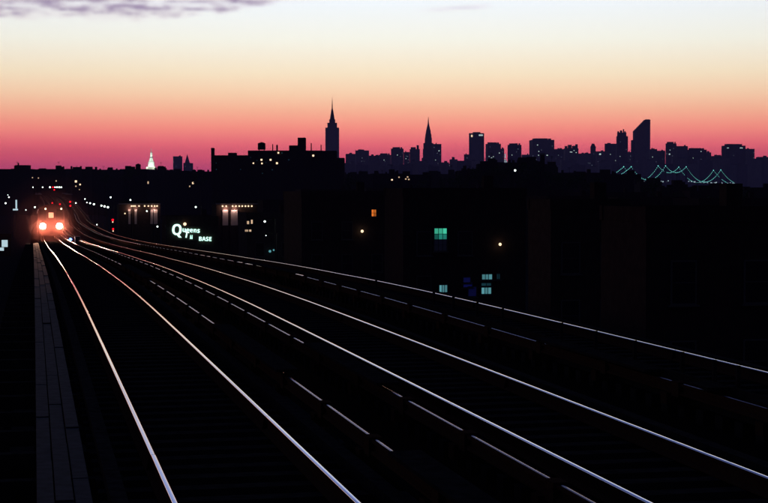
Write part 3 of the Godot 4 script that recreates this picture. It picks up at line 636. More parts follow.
func make_landmark_towers() -> void:
	var d: Dictionary = MAST_TOWER
	var o := thing("masted_skyscraper", "tallest skyscraper, with stepped shoulders, tapering mast and thin antenna", "skyscraper", Vector3(d.x, GROUND, d.z))
	stacked(o, d.rows, 0.9, "stone")
	part(o, "mast", cyl(d.rows[-1][0] * 0.42, 3.2, d.cone[1] - d.cone[0], 12), "facade_dark", Vector3(0, (d.cone[0] + d.cone[1]) / 2, 0))
	part(o, "antenna", cyl(2.6, 0.5, d.tip - d.cone[1], 8), "facade_dark", Vector3(0, (d.tip + d.cone[1]) / 2, 0))
	for x in [-0.3, -0.1, 0.1, 0.3]:
		part(o, "pilaster", bm(3.0, d.rows[1][1] - d.rows[0][1], 1.0), "stone", Vector3(x * d.rows[1][0], (d.rows[1][1] + d.rows[0][1]) / 2, d.rows[1][0] * 0.45 + 0.5))
	d = SPIRE_TOWER
	o = thing("spired_skyscraper", "slender skyscraper tapering through arched tiers to a needle spire", "skyscraper", Vector3(d.x, GROUND, d.z))
	stacked(o, d.rows, 0.9, "facade_grey")
	for k in range(1, d.crown.size()):
		var a: Array = d.crown[k - 1]
		var b: Array = d.crown[k]
		part(o, "crown_tier", cyl(a[0] * 0.62, b[0] * 0.68, b[1] - a[1], 4), "zinc", Vector3(0, (a[1] + b[1]) / 2, 0), Basis(Vector3.UP, PI / 4))
	part(o, "spire", cyl(3.2, 0.3, d.tip - d.crown[-1][1], 8), "zinc", Vector3(0, (d.tip + d.crown[-1][1]) / 2, 0))
	d = SIGN_SLAB
	o = thing("slab_skyscraper", "tall slab with two white roof signs shining at its top corners", "skyscraper", Vector3(d.x, GROUND, d.z))
	var w: float = d.w
	part(o, "wall", prism_up([[-w / 2, -6], [-w / 2 + 12, -13], [w / 2 - 12, -13], [w / 2, -6], [w / 2, 6], [w / 2 - 12, 13], [-w / 2 + 12, 13], [-w / 2, 6]], d.h - 2.0), "facade_grey")
	part(o, "roof_house", bm(w * 0.5, 5.0, 10.0), "facade_dark", Vector3(0, d.h - 0.2, 0))
	for q in d.lights:
		part(o, "roof_sign", bm(q[3], q[4], 0.8), "lamp_soft" if q[3] < 8 else "window_far", Vector3(q[0] - d.x, q[1] - GROUND, 13.5))
	d = SLANT
	o = thing("slant_roofed_skyscraper", "tower with a roof sliced off at a steep slant", "skyscraper", Vector3(d.x, GROUND, d.z))
	var p: Array = d.pts
	part(o, "wall", prism([[p[0][0], 0], [p[0][0], p[0][1]], [p[1][0], p[1][1]], [p[2][0] - 6.0, p[2][1]], [p[2][0] - 6.0, 0]], 42.0), "facade_grey")
	part(o, "side_bay", prism([[p[2][0] - 17.0, 0], [p[2][0] - 17.0, p[2][1] - 0.4], [p[2][0], p[2][1] - 0.4], [p[2][0], 0]], 30.0), "white_stone", Vector3(0, 0, -6.0), Basis(Vector3.UP, 0.0))
	part(o, "wing", bm(d.wing[1] - d.wing[0], d.wing[2], 30.0), "facade_dark", Vector3((d.wing[0] + d.wing[1]) / 2, d.wing[2] / 2, -14.0))
	d = CUPOLA
	o = thing("floodlit_cupola_tower", "white stone clock-tower cupola floodlit bright against the pink sky", "tower", Vector3(d.x, GROUND, d.z))
	part(o, "wall", bm(d.base[0], d.base[1], d.base[0]), "facade_tan", Vector3(0, d.base[1] / 2, 0))
	part(o, "side_wing", bm(62.0, d.base[1] - 12.0, 30.0), "facade_dark", Vector3(30.0, (d.base[1] - 12.0) / 2, -8.0))
	for k in range(1, d.rows.size()):
		var a: Array = d.rows[k - 1]
		var b: Array = d.rows[k]
		part(o, "cupola_tier" if k < d.rows.size() - 1 else "finial", cyl(a[0] * 0.5, b[0] * 0.5, b[1] - a[1], 8), "facade_dark" if k == 4 else "white_stone", Vector3(0, (a[1] + b[1]) / 2, 0), Basis(Vector3.UP, PI / 8))
	for q in [[-22.0, 30.0, 0.0], [22.0, 30.0, 0.0], [-16.0, 18.0, 44.0], [16.0, 18.0, 44.0]]:
		var at := Vector3(q[0], d.base[1] + q[2] + 2.0, q[1])
		var f := part(o, "floodlight", ball(0.24), "lamp_white", at)
		part(f, "floodlight_arm", bm(0.12, 0.12, q[1]), "dark_metal", Vector3(0, -0.4, -q[1] / 2.0))
		bulb_light(o, at, Color(0.9, 1.0, 0.92), 2200.0 if q[2] < 20.0 else 900.0, 0.1)
	d = CROWN
	o = thing("lit_crown_tower", "small stepped tower with a glowing white crown between two dark blocks", "skyscraper", Vector3(d.x, GROUND, d.z))
	part(o, "wall", bm(d.w, d.h, 20.0), "facade_tan", Vector3(0, d.h / 2, 0))
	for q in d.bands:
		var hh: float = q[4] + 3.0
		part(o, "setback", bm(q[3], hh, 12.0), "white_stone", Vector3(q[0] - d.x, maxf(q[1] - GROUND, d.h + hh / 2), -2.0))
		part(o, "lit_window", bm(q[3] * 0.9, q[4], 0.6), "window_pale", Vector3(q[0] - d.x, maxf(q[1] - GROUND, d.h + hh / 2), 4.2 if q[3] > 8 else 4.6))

func prism_up(outline: Array, h: float) -> Mesh:
	# an outline (x, z) raised to height h
	var st := started()
	st.set_smooth_group(-1)
	var n := outline.size()
	for k in n:
		var a := Vector3(outline[k][0], 0, outline[k][1])
		var b := Vector3(outline[(k + 1) % n][0], 0, outline[(k + 1) % n][1])
		var u := Vector3(0, h, 0)
		for v in [a, b, b + u, a, b + u, a + u]:
			st.add_vertex(v)
	for k in range(1, n - 1):
		for q in [0, k, k + 1]:
			st.add_vertex(Vector3(outline[q][0], h, outline[q][1]))
	st.generate_normals()
	return st.commit()

func bar(st: SurfaceTool, a: Vector3, b: Vector3, w: float) -> void:
	var f := (b - a).normalized()
	add_box(st, Vector3(w, w, a.distance_to(b)), (a + b) / 2, Basis.looking_at(f, Vector3.UP if absf(f.y) < 0.98 else Vector3.RIGHT))

func make_bridge() -> void:
	var o := thing("cantilever_bridge", "steel river bridge outlined by strings of small teal lights", "bridge")
	var tops := [[], []]
	for t in BRIDGE:
		for side in 2:
			tops[side].append(Vector3(t[side][0], t[side][1], t[side][2]))
	var deck_y := 38.0
	var first: Vector3 = tops[0][0]
	var last: Vector3 = tops[0][3]
	var dir := (last - first).normalized()
	dir.y = 0
	for side in 2:
		var pts := []
		# anchor span, then between the towers the top chord sags towards the deck
		var start: Vector3 = tops[side][0] - dir * 190.0
		var stop: Vector3 = tops[side][3] + dir * 170.0
		var chain := [Vector3(start.x, deck_y + 8.0, start.z)]
		chain.append_array(tops[side])
		chain.append(Vector3(stop.x, deck_y + 6.0, stop.z))
		var sags := [10.0, 40.0, 19.0, 44.0, 8.0]
		var string := started()
		var chord := started()
		for k in range(1, chain.size()):
			var a: Vector3 = chain[k - 1]
			var b: Vector3 = chain[k]
			var n := int(a.distance_to(b) / 12.0)
			var before := a
			for j in range(1, n + 1):
				var u := float(j) / n
				var p := a.lerp(b, u)
				p.y -= sags[k - 1] * 4.0 * u * (1.0 - u) * (1.0 if k > 1 and k < 5 else 0.6)
				p.y = maxf(p.y, deck_y + 3.0)
				bar(chord, before, p, 1.3)
				if j % 3 == 0:
					bar(chord, Vector3(p.x, deck_y, p.z), p, 0.7)
				add_box(string, Vector3.ONE * 1.5, p + Vector3(0, 1.5, 0.6))
				before = p
		part(o, "top_chord", chord.commit(), "girder")
		var sl := part(o, "light_string", string.commit(), "bridge_glow")
		sl.set_meta("kind", "stuff")
		for t in tops[side]:
			var tw := started()
			for e in [-6.0, 6.0]:
				bar(tw, Vector3(t.x + dir.x * e, GROUND, t.z + dir.z * e), Vector3(t.x + dir.x * e, t.y - 3.0, t.z + dir.z * e), 3.0)
			bar(tw, t + dir * -7.0 - Vector3(0, 6, 0), t + dir * 7.0 - Vector3(0, 6, 0), 2.4)
			bar(tw, Vector3(t.x, t.y - 6.0, t.z), Vector3(t.x, t.y + 1.0, t.z), 1.6)
			part(o, "tower", tw.commit(), "girder")
			part(o, "tower_light", ball(1.6), "bridge_glow", t + Vector3(0, 1.4, 1.5))
	var mid: Vector3 = (tops[0][0] + tops[1][0]) / 2 - dir * 260.0
	var end: Vector3 = (tops[0][3] + tops[1][3]) / 2 + dir * 300.0
	mid.y = deck_y
	end.y = deck_y
	part(o, "roadway", bm(24.0, 5.0, mid.distance_to(end)), "girder", (mid + end) / 2, Basis.looking_at((end - mid).normalized(), Vector3.UP))
	var lamps := started()
	for k in 74:
		if rng.randf() < 0.8:
			var p := mid.lerp(end, (k + rng.randf() * 0.8) / 74.0) + Vector3(rng.randf_range(-11, 11), rng.randf_range(3.5, 7.5), 0)
			add_box(lamps, Vector3.ONE * rng.randf_range(1.6, 3.2), p)
	var rl := part(o, "roadway_lamps", lamps.commit(), "window_pale")
	rl.set_meta("kind", "stuff")
	# piers under the roadway beyond the towers
	for u in [0.02, 0.12, 0.9, 0.98]:
		var p := mid.lerp(end, u)
		part(o, "pier", bm(18.0, deck_y - 2.5 - GROUND, 6.0), "stone", Vector3(p.x, (deck_y - 2.5 + GROUND) / 2, p.z))

# ------------------------------------------------------------------ nearer buildings
func water_tank(o: Node3D, at: Vector3, r: float, h: float) -> void:
	# staved tank with a conical lid on four legs, standing at a point of the roof
	var st := started()
	for x in [-0.6, 0.6]:
		for z in [-0.6, 0.6]:
			add_box(st, Vector3(0.2, h * 0.12, 0.2), Vector3(x * r, h * 0.06, z * r))
	var t := part(o, "tank_frame", st.commit(), "dark_metal", at)
	part(t, "tank", cyl(r, r * 0.97, h * 0.72, 14), "board", Vector3(0, h * 0.48, 0))
	part(t, "tank_lid", cyl(r * 1.05, 0.05, h * 0.16, 14), "tar", Vector3(0, h * 0.92, 0))

func aerial(o: Node3D, at: Vector3, h: float) -> void:
	var st := started()
	add_box(st, Vector3(0.09, h, 0.09), Vector3(0, h / 2, 0))
	for k in 3:
		add_box(st, Vector3(1.5 - 0.3 * k, 0.07, 0.07), Vector3(0, h - 0.1 - 0.35 * k, 0))
	part(o, "roof_aerial", st.commit(), "dark_metal", at)

func parapet(o: Node3D, w: float, d: float, h: float, mat: String, tall := 0.7) -> void:
	for q in [[0.0, d / 2 - 0.12, w + 0.1, 0.26], [0.0, -d / 2 + 0.12, w + 0.1, 0.26]]:
		part(o, "parapet", bm(q[2], tall, q[3]), mat, Vector3(q[0], h + tall / 2, q[1]))
	for x in [-w / 2 + 0.12, w / 2 - 0.12]:
		part(o, "parapet", bm(0.25, tall - 0.02, d - 0.5), mat, Vector3(x, h + (tall - 0.02) / 2, 0))

func make_flats() -> void:
	var all := []
	var bricks := ["brick_brown", "brick_red", "brick_pale"]
	for k in FLATS.size():
		var d: Array = FLATS[k]
		var w: float = d[4]
		var dep: float = d[5]
		var h: float = d[6] - 0.7
		var m: String = bricks[k % 3]
		var o := thing("apartment_building", d[0], "building", Vector3(d[2], GROUND, d[3]), 0.0, "dark buildings along the horizon")
		all.append(o)
		part(o, "wall", bm(w, h, dep), m, Vector3(0, h / 2, 0))
		parapet(o, w, dep, h, m)
		var u := w / 10.0
		for j in 2 + k % 3:
			var bx := rng.randf_range(-4.4, 4.4) * u
			var bh := rng.randf_range(0.9, 2.6)
			part(o, "stair_house" if j % 2 == 0 else "chimney", bm(rng.randf_range(2.0, 4.5) if j % 2 == 0 else rng.randf_range(0.7, 1.4), bh, 2.0), m, Vector3(bx, h + bh / 2, rng.randf_range(-3.0, 3.0)))
		if d[1] == "stair" or k % 4 == 1:
			part(o, "stair_house", bm(2.8, 2.8, 3.2), m, Vector3(u * 1.4, h + 1.4, 0))
			aerial(o, Vector3(u * 1.4, h + 2.8, 0), 2.2)
			part(o, "chimney", bm(0.8, 2.3, 0.8), "brick_red", Vector3(u * 3.3, h + 1.15, 1.0))
		if d[1] == "chim" or k % 5 == 2:
			for x in [-3.1, -0.4, 2.7]:
				part(o, "chimney", bm(0.9, rng.randf_range(1.3, 2.4), 0.7), "brick_red", Vector3(x * u, h + 0.7, rng.randf_range(-2, 2)))
			aerial(o, Vector3(-u * 1.7, h, 1.0), rng.randf_range(2.2, 3.4))
		if d[1] == "tank":
			water_tank(o, Vector3(u * 0.8, h, 0), 1.5, 4.0)
			part(o, "chimney", bm(0.8, 2.0, 0.8), "brick_red", Vector3(-u * 3.2, h + 1.0, 1.0))
		if d[1] == "flat":
			aerial(o, Vector3(u * rng.randf_range(-4, 4), h, 1.0), rng.randf_range(1.8, 2.8))
			part(o, "roof_hatch", bm(1.6, 1.4, 1.6), "tar", Vector3(u * rng.randf_range(-4, 4), h + 0.7, 0))
		if k == 0:
			part(o, "roof_house", bm(7.6, 3.0, 6.0), m, Vector3(w * 0.25, h + 1.5, 0))
			part(o, "roof_mast", bm(0.7, 4.2, 0.7), "dark_metal", Vector3(w * 0.19, h + 2.1, 3.6))
	for q in FLAT_WINDOWS:
		var o: Node3D = all[q[0]]
		part(o, "lit_window", bm(q[4], q[5], 0.08), "lamp_soft" if q[4] > 0.75 else "window_warm", Vector3(q[1] - o.position.x, q[2] - GROUND, FLATS[q[0]][5] / 2 + 0.03))
	# the square stack on the slope
	var s := thing("brick_stack", "square brick stack standing clear above the hillside houses", "chimney", on_px(542.2, 600.0))
	part(s, "shaft", bm(1.6, 26.6, 1.6), "brick_brown", Vector3(0, 13.3, 0))
	part(s, "cap", bm(2.0, 0.6, 2.0), "stone", Vector3(0, 26.9, 0))

func on_px(bearing: float, dist: float) -> Vector3:
	return Vector3((bearing - 384.0) / 1600.0 * dist, GROUND, -dist)

func make_long_block() -> void:
	var first: Array = BLOCK[0]
	var base := Vector3(first[1], GROUND, first[3])
	var o := thing("long_apartment_block", "long dark apartment block with roof towers, pipes and scattered lit windows", "building", base)
	for q in BLOCK:
		part(o, q[0], bm(q[4], q[5], q[6]), "brick_brown" if q[0] != "vent_pipe" else "dark_metal", Vector3(q[1], q[2], q[3]) - base)
	water_tank(o, Vector3(BLOCK_TANK[0], BLOCK_TANK[1], BLOCK_TANK[2]) - base, BLOCK_TANK[3] * 0.5, BLOCK_TANK[4])
	for q in BLOCK_WINDOWS:
		part(o, "lit_window", bm(q[3], q[4], 0.1), "lamp_soft" if q[3] > 0.55 else "window_dim", Vector3(q[0], q[1], q[2] + (0.03 if q[0] < -30.0 or q[1] < 15.0 else 0.05)) - base)

func sash(o: Node3D, x: float, y: float, z: float, w: float, h: float, pane: String, grid := Vector2i(1, 2)) -> Node3D:
	# a framed sash window: frame and sill stand proud of the wall, the panes lie inside the frame
	var f := started()
	var t := 0.06
	for q in [-1, 1]:
		add_box(f, Vector3(t, h + t * 2, 0.1), Vector3(q * (w / 2 + t / 2), 0, 0))
		add_box(f, Vector3(w, t, 0.1), Vector3(0, q * (h / 2 + t / 2), 0))
	add_box(f, Vector3(w + 0.3, 0.07, 0.2), Vector3(0, -h / 2 - t - 0.036, 0.03))
	for k in range(1, grid.x):
		add_box(f, Vector3(0.035, h, 0.06), Vector3(-w / 2 + w * k / grid.x, 0, 0.005))
	for k in range(1, grid.y):
		add_box(f, Vector3(w, 0.035, 0.066), Vector3(0, -h / 2 + h * k / grid.y, 0.005))
	var win := part(o, "window", f.commit(), "grey_paint", Vector3(x, y, z + 0.045))
	var pw := w / grid.x
	var ph := h / grid.y
	for a in grid.x:
		for b in grid.y:
			var pm := pane
			if pane == "window_green" and b < grid.y / 2:
				pm = "window_green_dim"
			elif pane == "window_green" and b == grid.y / 2:
				pm = "window_green_low"
			if mats[pm].emission_enabled and pm != "window_green_dim":
				pm = dimmed(pm, rng.randi_range(0, 3))
			part(win, "pane", bm(pw, ph, 0.02), pm, Vector3(-w / 2 + pw * (a + 0.5), -h / 2 + ph * (b + 0.5), -0.012))
	return win

func dimmed(key: String, step: int) -> String:
	# lit panes differ a little in strength, as curtains and lamps behind them do
	if step == 0:
		return key
	var k := "%s_%d" % [key, step]
	if not mats.has(k):
		var m: StandardMaterial3D = mats[key].duplicate()
		m.emission_energy_multiplier *= 1.0 - 0.2 * step
		mats[k] = m
	return k

func house(s0: float, la: float, w: float, ln: float, h: float, called: String, label: String, group: String, mat: String, rows: bool, skip := []) -> Node3D:
	# origin at the middle of the end wall that looks back along the track; local +z looks towards the camera
	var o := thing(called, label, "house", on_ground(s0, la + w / 2), TRACK_TURN, group)
	var hh := h - 0.6
	part(o, "wall", bm(w, hh, ln), mat, Vector3(0, hh / 2, -ln / 2))
	for q in [[0.0, 0.0 - 0.1, w + 0.12, 0.3], [0.0, -ln + 0.1, w + 0.12, 0.3]]:
		part(o, "parapet", bm(q[2], 0.6, q[3]), mat, Vector3(0, hh + 0.3, q[1]))
	for x in [-w / 2 + 0.12, w / 2 - 0.12]:
		part(o, "parapet", bm(0.28, 0.58, ln - 0.55), mat, Vector3(x, hh + 0.29, -ln / 2))
	part(o, "chimney", bm(0.7, 1.5, 0.7), "brick_red", Vector3(w * 0.3, hh + 0.75, -ln * 0.6))
	if rows:
		var cols := maxi(2, int(w / 2.6))
		for fl in int(h / 3.1):
			for c in cols:
				var x := -w / 2 + (c + 0.5) * w / cols
				var y := 1.9 + fl * 3.1
				var near := false
				for q in skip:
					near = near or (absf(q[0] - x) < 1.15 and absf(q[1] - y) < 1.7)
				if not near and y < hh - 0.9:
					sash(o, x, y, 0.0, 0.95, 1.6, "glass")
	return o

func make_houses() -> void:
	var bricks := ["brick_red", "brick_brown", "brick_red", "brick_brown", "brick_pale", "brick_brown"]
	for k in HOUSES.size():
		var d: Array = HOUSES[k]
		var own := []
		for q in HOUSE_LIGHTS:
			if q[0] == k:
				own.append([q[2] - d[3] / 2, q[3]])
		var o := house(d[1], d[2], d[3], d[4], d[5], "brick_house", d[0], "houses across the street from the viaduct", bricks[k], k < 5, own)
		for q in HOUSE_LIGHTS:
			if q[0] != k:
				continue
			var x: float = q[2] - d[3] / 2
			match q[1]:
				"green":
					sash(o, x, q[3], 0.0, q[4], q[5], "window_green", Vector2i(3, 4))
				"cool":
					sash(o, x, q[3], 0.0, q[4], q[5], "window_cool", Vector2i(3, 1))
				"dim":
					sash(o, x, q[3], 0.0, q[4], q[5], "window_dim", Vector2i(2, 1))
				"blue":
					sash(o, x, q[3], 0.0, q[4], q[5], "window_blue", Vector2i(1, 1))
				"orange":
					sash(o, x, q[3], 0.0, q[4], q[5], "window_orange", Vector2i(2, 2))
				"warm":
					sash(o, x, q[3], 0.0, q[4], q[5], "window_warm", Vector2i(1, 1))
				_:
					var l := part(o, "wall_lamp", ball(q[4] * 0.5), "lamp_soft" if q[1] == "lamp" else "window_cool", Vector3(x, q[3], 0.3))
					part(l, "lamp_arm", bm(0.05, 0.05, 0.3), "dark_metal", Vector3(0, 0.02, -0.15))
					if q[1] == "lamp":
						bulb_light(o, Vector3(x, q[3], 0.3), Color(1.0, 0.9, 0.8), 0.008, 0.1)
		if k == 5:
			script_sign(o, d)
	for k in FILL.size():
		var d: Array = FILL[k]
		house(d[0], d[1], d[2], d[3], d[4], "unlit_house", "unlit dark house in the black rows beyond the street", "unlit houses in the dark middle distance", bricks[(k + 1) % 5], false)

func script_sign(o: Node3D, d: Array) -> void:
	# neon lettering on the front of the hall
	var u: float = SIGN[5]
	var half: float = d[3] / 2
	var font := SystemFont.new()
	font.font_names = PackedStringArray(["Droid Sans"])
	font.font_weight = 700
	font.font_italic = true
	var sg := thing("neon_sign", "greenish-white neon script sign with a big letter Q on the low hall", "sign", o.position, TRACK_TURN)
	for q in [["Q", SIGN[0], 10.5, "letter", -0.05], ["ueens", SIGN[1], 4.4, "lettering", -0.06], ["T", SIGN[2], 6.0, "letter", -0.18], ["ii", SIGN[3], 3.6, "lettering", -0.05], ["BASE", SIGN[4], 4.0, "lettering", -0.03]]:
		var t := TextMesh.new()
		t.text = q[0]
		t.font = font
		t.font_size = 64
		t.pixel_size = q[2] * u / 46.0
		t.depth = 0.08
		t.horizontal_alignment = HORIZONTAL_ALIGNMENT_CENTER if q[0] == "Q" or q[0] == "T" else HORIZONTAL_ALIGNMENT_LEFT
		t.curve_step = 4.0
		var tilt: float = q[4]
		part(sg, q[3], t, "neon", Vector3(q[1][0] - half, q[1][1], 0.16), Basis(Vector3(0, 0, 1), tilt))
	var backs := started()
	for q in SIGN.slice(0, 5):
		add_box(backs, Vector3(0.5, 0.06, 0.1), Vector3(q[0] - half + 0.1, q[1], 0.06))
	part(sg, "mounting_bars", backs.commit(), "dark_metal")
	var fr := started()
	for y in [SIGN[0][1] + 0.5, SIGN[3][1] - 0.5]:
		add_box(fr, Vector3(4.4, 0.06, 0.06), Vector3(SIGN[0][0] - half + 1.4, y, 0.035))
	part(sg, "frame", fr.commit(), "dark_metal")

func make_strips() -> void:
	var labels := ["long low shop front washed by a row of white bulbs under its roof edge", "narrow low shop front with two bright piers under a dotted row of bulbs"]
	var roots := []
	for k in STRIPS.size():
		var d: Array = STRIPS[k]
		var o := thing("shop_building", labels[k], "shop", on_ground(d[0], d[1] + d[2] / 2), TRACK_TURN)
		roots.append(o)
		part(o, "wall", bm(d[2], d[4], d[3]), "brick_brown", Vector3(0, d[4] / 2, -d[3] / 2))
		part(o, "cornice", bm(d[2] + 0.2, 0.25, 0.6), "stone", Vector3(0, d[4] + 0.13, 0.05))
		part(o, "parapet", bm(d[2], 0.5, 0.3), "brick_brown", Vector3(0, d[4] + 0.52, -0.3))
	for q in STRIP_PIERS:
		var d: Array = STRIPS[q[0]]
		var w: float = q[3] * d[5] / 1600.0
		part(roots[q[0]], "pier", bm(w, 2.9, 0.14), "white_stone", Vector3(q[1] - d[2] / 2, d[4] - 1.0 - 1.45, 0.075))
		part(roots[q[0]], "pier_base", bm(w + 0.06, d[4] - 3.9, 0.17), "brick_brown", Vector3(q[1] - d[2] / 2, (d[4] - 3.9) / 2, 0.09))
		bulb_light(roots[q[0]], Vector3(q[1] - d[2] / 2, d[4] - 0.75, 0.42), Color(1.0, 0.76, 0.7), 1.5 if w > 1.0 else 0.8, 0.12)
	for q in STRIP_BULBS:
		var d: Array = STRIPS[q[0]]
		var b := part(roots[q[0]], "bulb", ball(0.15), "lamp_soft", Vector3(q[1] - d[2] / 2, d[4] - 0.3, 0.42))
		part(b, "bulb_bracket", bm(0.05, 0.16, 0.05), "dark_metal", Vector3(0, 0.2, -0.1))

# ------------------------------------------------------------------ trees
func make_trees() -> void:
	var crowns := []
	for v in 3:
		var st := started()
		st.set_smooth_group(-1)
		var clumps := []
		for k in 16:
			var a := rng.randf() * TAU
			var rr := sqrt(rng.randf()) * 0.72
			clumps.append([Vector3(cos(a) * rr, rng.randf_range(-0.62, 0.62) * (1.1 - rr * 0.5), sin(a) * rr), rng.randf_range(0.2, 0.36)])
		for k in 1500:
			var c: Array = clumps[rng.randi() % 16]
			var p: Vector3 = c[0] + Vector3(rng.randfn(), rng.randfn(), rng.randfn()) * c[1] * 0.5
			var b := Basis.from_euler(Vector3(rng.randf() * TAU, rng.randf() * TAU, 0))
			var sz := rng.randf_range(0.035, 0.07)
			var q := [p + b.x * sz, p + b.y * sz * 0.6, p - b.x * sz, p - b.y * sz * 0.6]
			for j in [0, 1, 2, 0, 2, 3]:
				st.add_vertex(q[j])
		st.generate_normals()
		crowns.append(st.commit())
	var kinds := ["dark bushy tree crown among the hillside houses", "dark low tree crown on the slope under the bridge lights", "dark tree crown on the far roofline of row blocks"]
	for k in TREES.size():
		var d: Array = TREES[k]
		var r: float = d[3]
		var top: float = d[1] - GROUND
		var o := thing("leafy_tree", kinds[0 if k < 10 else (1 if k < 15 else 2)], "tree", Vector3(d[0], GROUND, d[2] + 12.0), rng.randf() * TAU, "trees between the dark houses")
		var st := started()
		var low := top - r * 1.9
		st.append_from(cyl(0.4, 0.24, low + r * 0.4, 8), 0, Transform3D(Basis.IDENTITY, Vector3(0, (low + r * 0.4) / 2, 0)))
		for j in 5:
			var a := TAU * j / 5.0 + rng.randf()
			bar(st, Vector3(0, low, 0), Vector3(cos(a) * r * 0.6, low + r * rng.randf_range(0.6, 1.2), sin(a) * r * 0.6), 0.16)
		part(o, "trunk", st.commit(), "bark")
		part(o, "crown", crowns[k % 3], "leaf", Vector3(0, top - r * 0.85, 0), Basis.from_scale(Vector3(r, r, r)))

# ------------------------------------------------------------------ train and station
func make_train() -> void:
	var s0 := 169.0
	var l: float = TRACKS[0]
	var o := thing("subway_train", "red subway train coming towards the camera with two blazing headlights", "train", deck(s0, l, 0), 0.0)
	o.transform.basis = facing(s0)
	# cars: local +z is the front of the train (towards the camera)
	var half := 1.32
	var outline := [[-half, 0.95], [-half, 2.9], [-half + 0.12, 3.2], [-0.75, 3.52], [0.0, 3.62], [0.75, 3.52], [half - 0.12, 3.2], [half, 2.9], [half, 0.95]]
	for k in 4:
		var z := -k * 15.7
		var at := deck(s0 - z, l, 0)
		var local: Vector3 = o.transform.affine_inverse() * at
		var car := part(o, "car_body", prism(outline, 15.3), "red_paint", local)
		part(car, "underframe", bm(2.3, 0.35, 15.0), "dark_metal", Vector3(0, 0.76, -7.65))
		for zz in [-2.6, -12.7]:
			var w := started()
			for x in [-0.72, 0.72]:
				for q in [-0.95, 0.95]:
					w.append_from(cyl(0.42, 0.42, 0.13, 16), 0, Transform3D(Basis(Vector3(0, 0, 1), PI / 2), Vector3(x, 0.43, zz + q)))
			add_box(w, Vector3(1.9, 0.3, 2.5), Vector3(0, 0.5, zz))
			part(car, "truck", w.commit(), "dark_metal")
		for side in [-1, 1]:
			for j in 7:
				part(car, "side_window", bm(0.05, 0.75, 1.1), "glass", Vector3(side * (half + 0.005), 2.3, -1.7 - j * 1.98))
	# the front of the leading car
	part(o, "front_door", bm(0.82, 1.95, 0.05), "red_paint", Vector3(0, 2.0, 0.03))
	for x in [-0.86, 0.86]:
		var fw := part(o, "front_window", bm(0.62, 0.72, 0.04), "glass", Vector3(x, 2.42, 0.025))
		part(fw, "window_frame", frame_mesh(0.62, 0.72, 0.06, 0.06), "dark_metal", Vector3.ZERO)
	part(o, "door_window", bm(0.5, 0.55, 0.03), "sign_glow", Vector3(0, 2.5, 0.072))
	part(o, "anticlimber", bm(2.5, 0.16, 0.3), "dark_metal", Vector3(0, 1.0, 0.16))
	part(o, "coupler", bm(0.3, 0.3, 0.6), "dark_metal", Vector3(0, 0.72, 0.25))
	part(o, "route_sign", bm(0.6, 0.3, 0.06), "glass", Vector3(-0.86, 3.0, 0.03))
	part(o, "route_sign", bm(0.6, 0.3, 0.06), "glass", Vector3(0.86, 3.0, 0.03))
	for x in [-0.56, 1.04]:
		part(o, "marker_light", ball(0.09), "marker_glow", Vector3(x, 3.16, 0.06))
	for x in [-0.84, 0.84]:
		var h := part(o, "headlight", lens_mesh(0.3), "head_glow", Vector3(x, 1.38, 0.07))
		part(h, "headlight_rim", ring_mesh(0.3, 0.35), "dark_metal", Vector3(0, 0, -0.03))
		var sp := SpotLight3D.new()
		sp.name = "headlight_beam"
		sp.light_color = Color(1.0, 0.72, 0.58)
		sp.light_energy = 420.0
		sp.spot_angle = 24.0
		sp.spot_angle_attenuation = 1.0
		sp.spot_range = 400.0
		sp.spot_attenuation = 2.0
		sp.light_size = 0.15
		sp.shadow_enabled = true
		o.add_child(sp, true)
		sp.position = Vector3(x, 1.38, 0.22)
		sp.rotation_degrees = Vector3(-1.5, 180.0, 0)

	# mist hanging over the track, thickest by the train, which the headlights light up
	for q in [[4.6, 4.2, 5.0, 0.036], [8.0, 7.2, 8.0, 0.010], [12.0, 10.4, 11.0, 0.0025]]:
		var fv := FogVolume.new()
		fv.name = numbered("mist")
		fv.shape = RenderingServer.FOG_VOLUME_SHAPE_ELLIPSOID
		fv.size = Vector3(q[0], q[1], q[2])
		var fm := FogMaterial.new()
		fm.density = q[3]
		fm.albedo = Color(1.0, 0.62, 0.56)
		fv.material = fm
		add_child(fv)
		fv.position = deck(s0 - 1.2, l, 1.5)
		tag(fv, "thin reddish mist glowing round the oncoming train's headlights", "mist", "mist round the headlights")
		fv.set_meta("kind", "stuff")

func frame_mesh(w: float, h: float, t: float, d: float) -> Mesh:
	var st := started()
	for q in [-1, 1]:
		add_box(st, Vector3(t, h + t * 2, d), Vector3(q * (w / 2 + t / 2), 0, 0))
		add_box(st, Vector3(w, t, d), Vector3(0, q * (h / 2 + t / 2), 0))
	return st.commit()

func lens_mesh(r: float) -> Mesh:
	var s := SphereMesh.new()
	s.radius = r
	s.height = r * 0.6
	s.radial_segments = 20
	s.rings = 8
	var st := started()
	st.append_from(s, 0, Transform3D(Basis(Vector3.RIGHT, PI / 2), Vector3.ZERO))
	return st.commit()

func ring_mesh(r0: float, r1: float) -> Mesh:
	var t := TorusMesh.new()
	t.inner_radius = r0
	t.outer_radius = r1
	t.rings = 20
	t.ring_segments = 6
	var st := started()
	st.append_from(t, 0, Transform3D(Basis(Vector3.RIGHT, PI / 2), Vector3.ZERO))
	return st.commit()

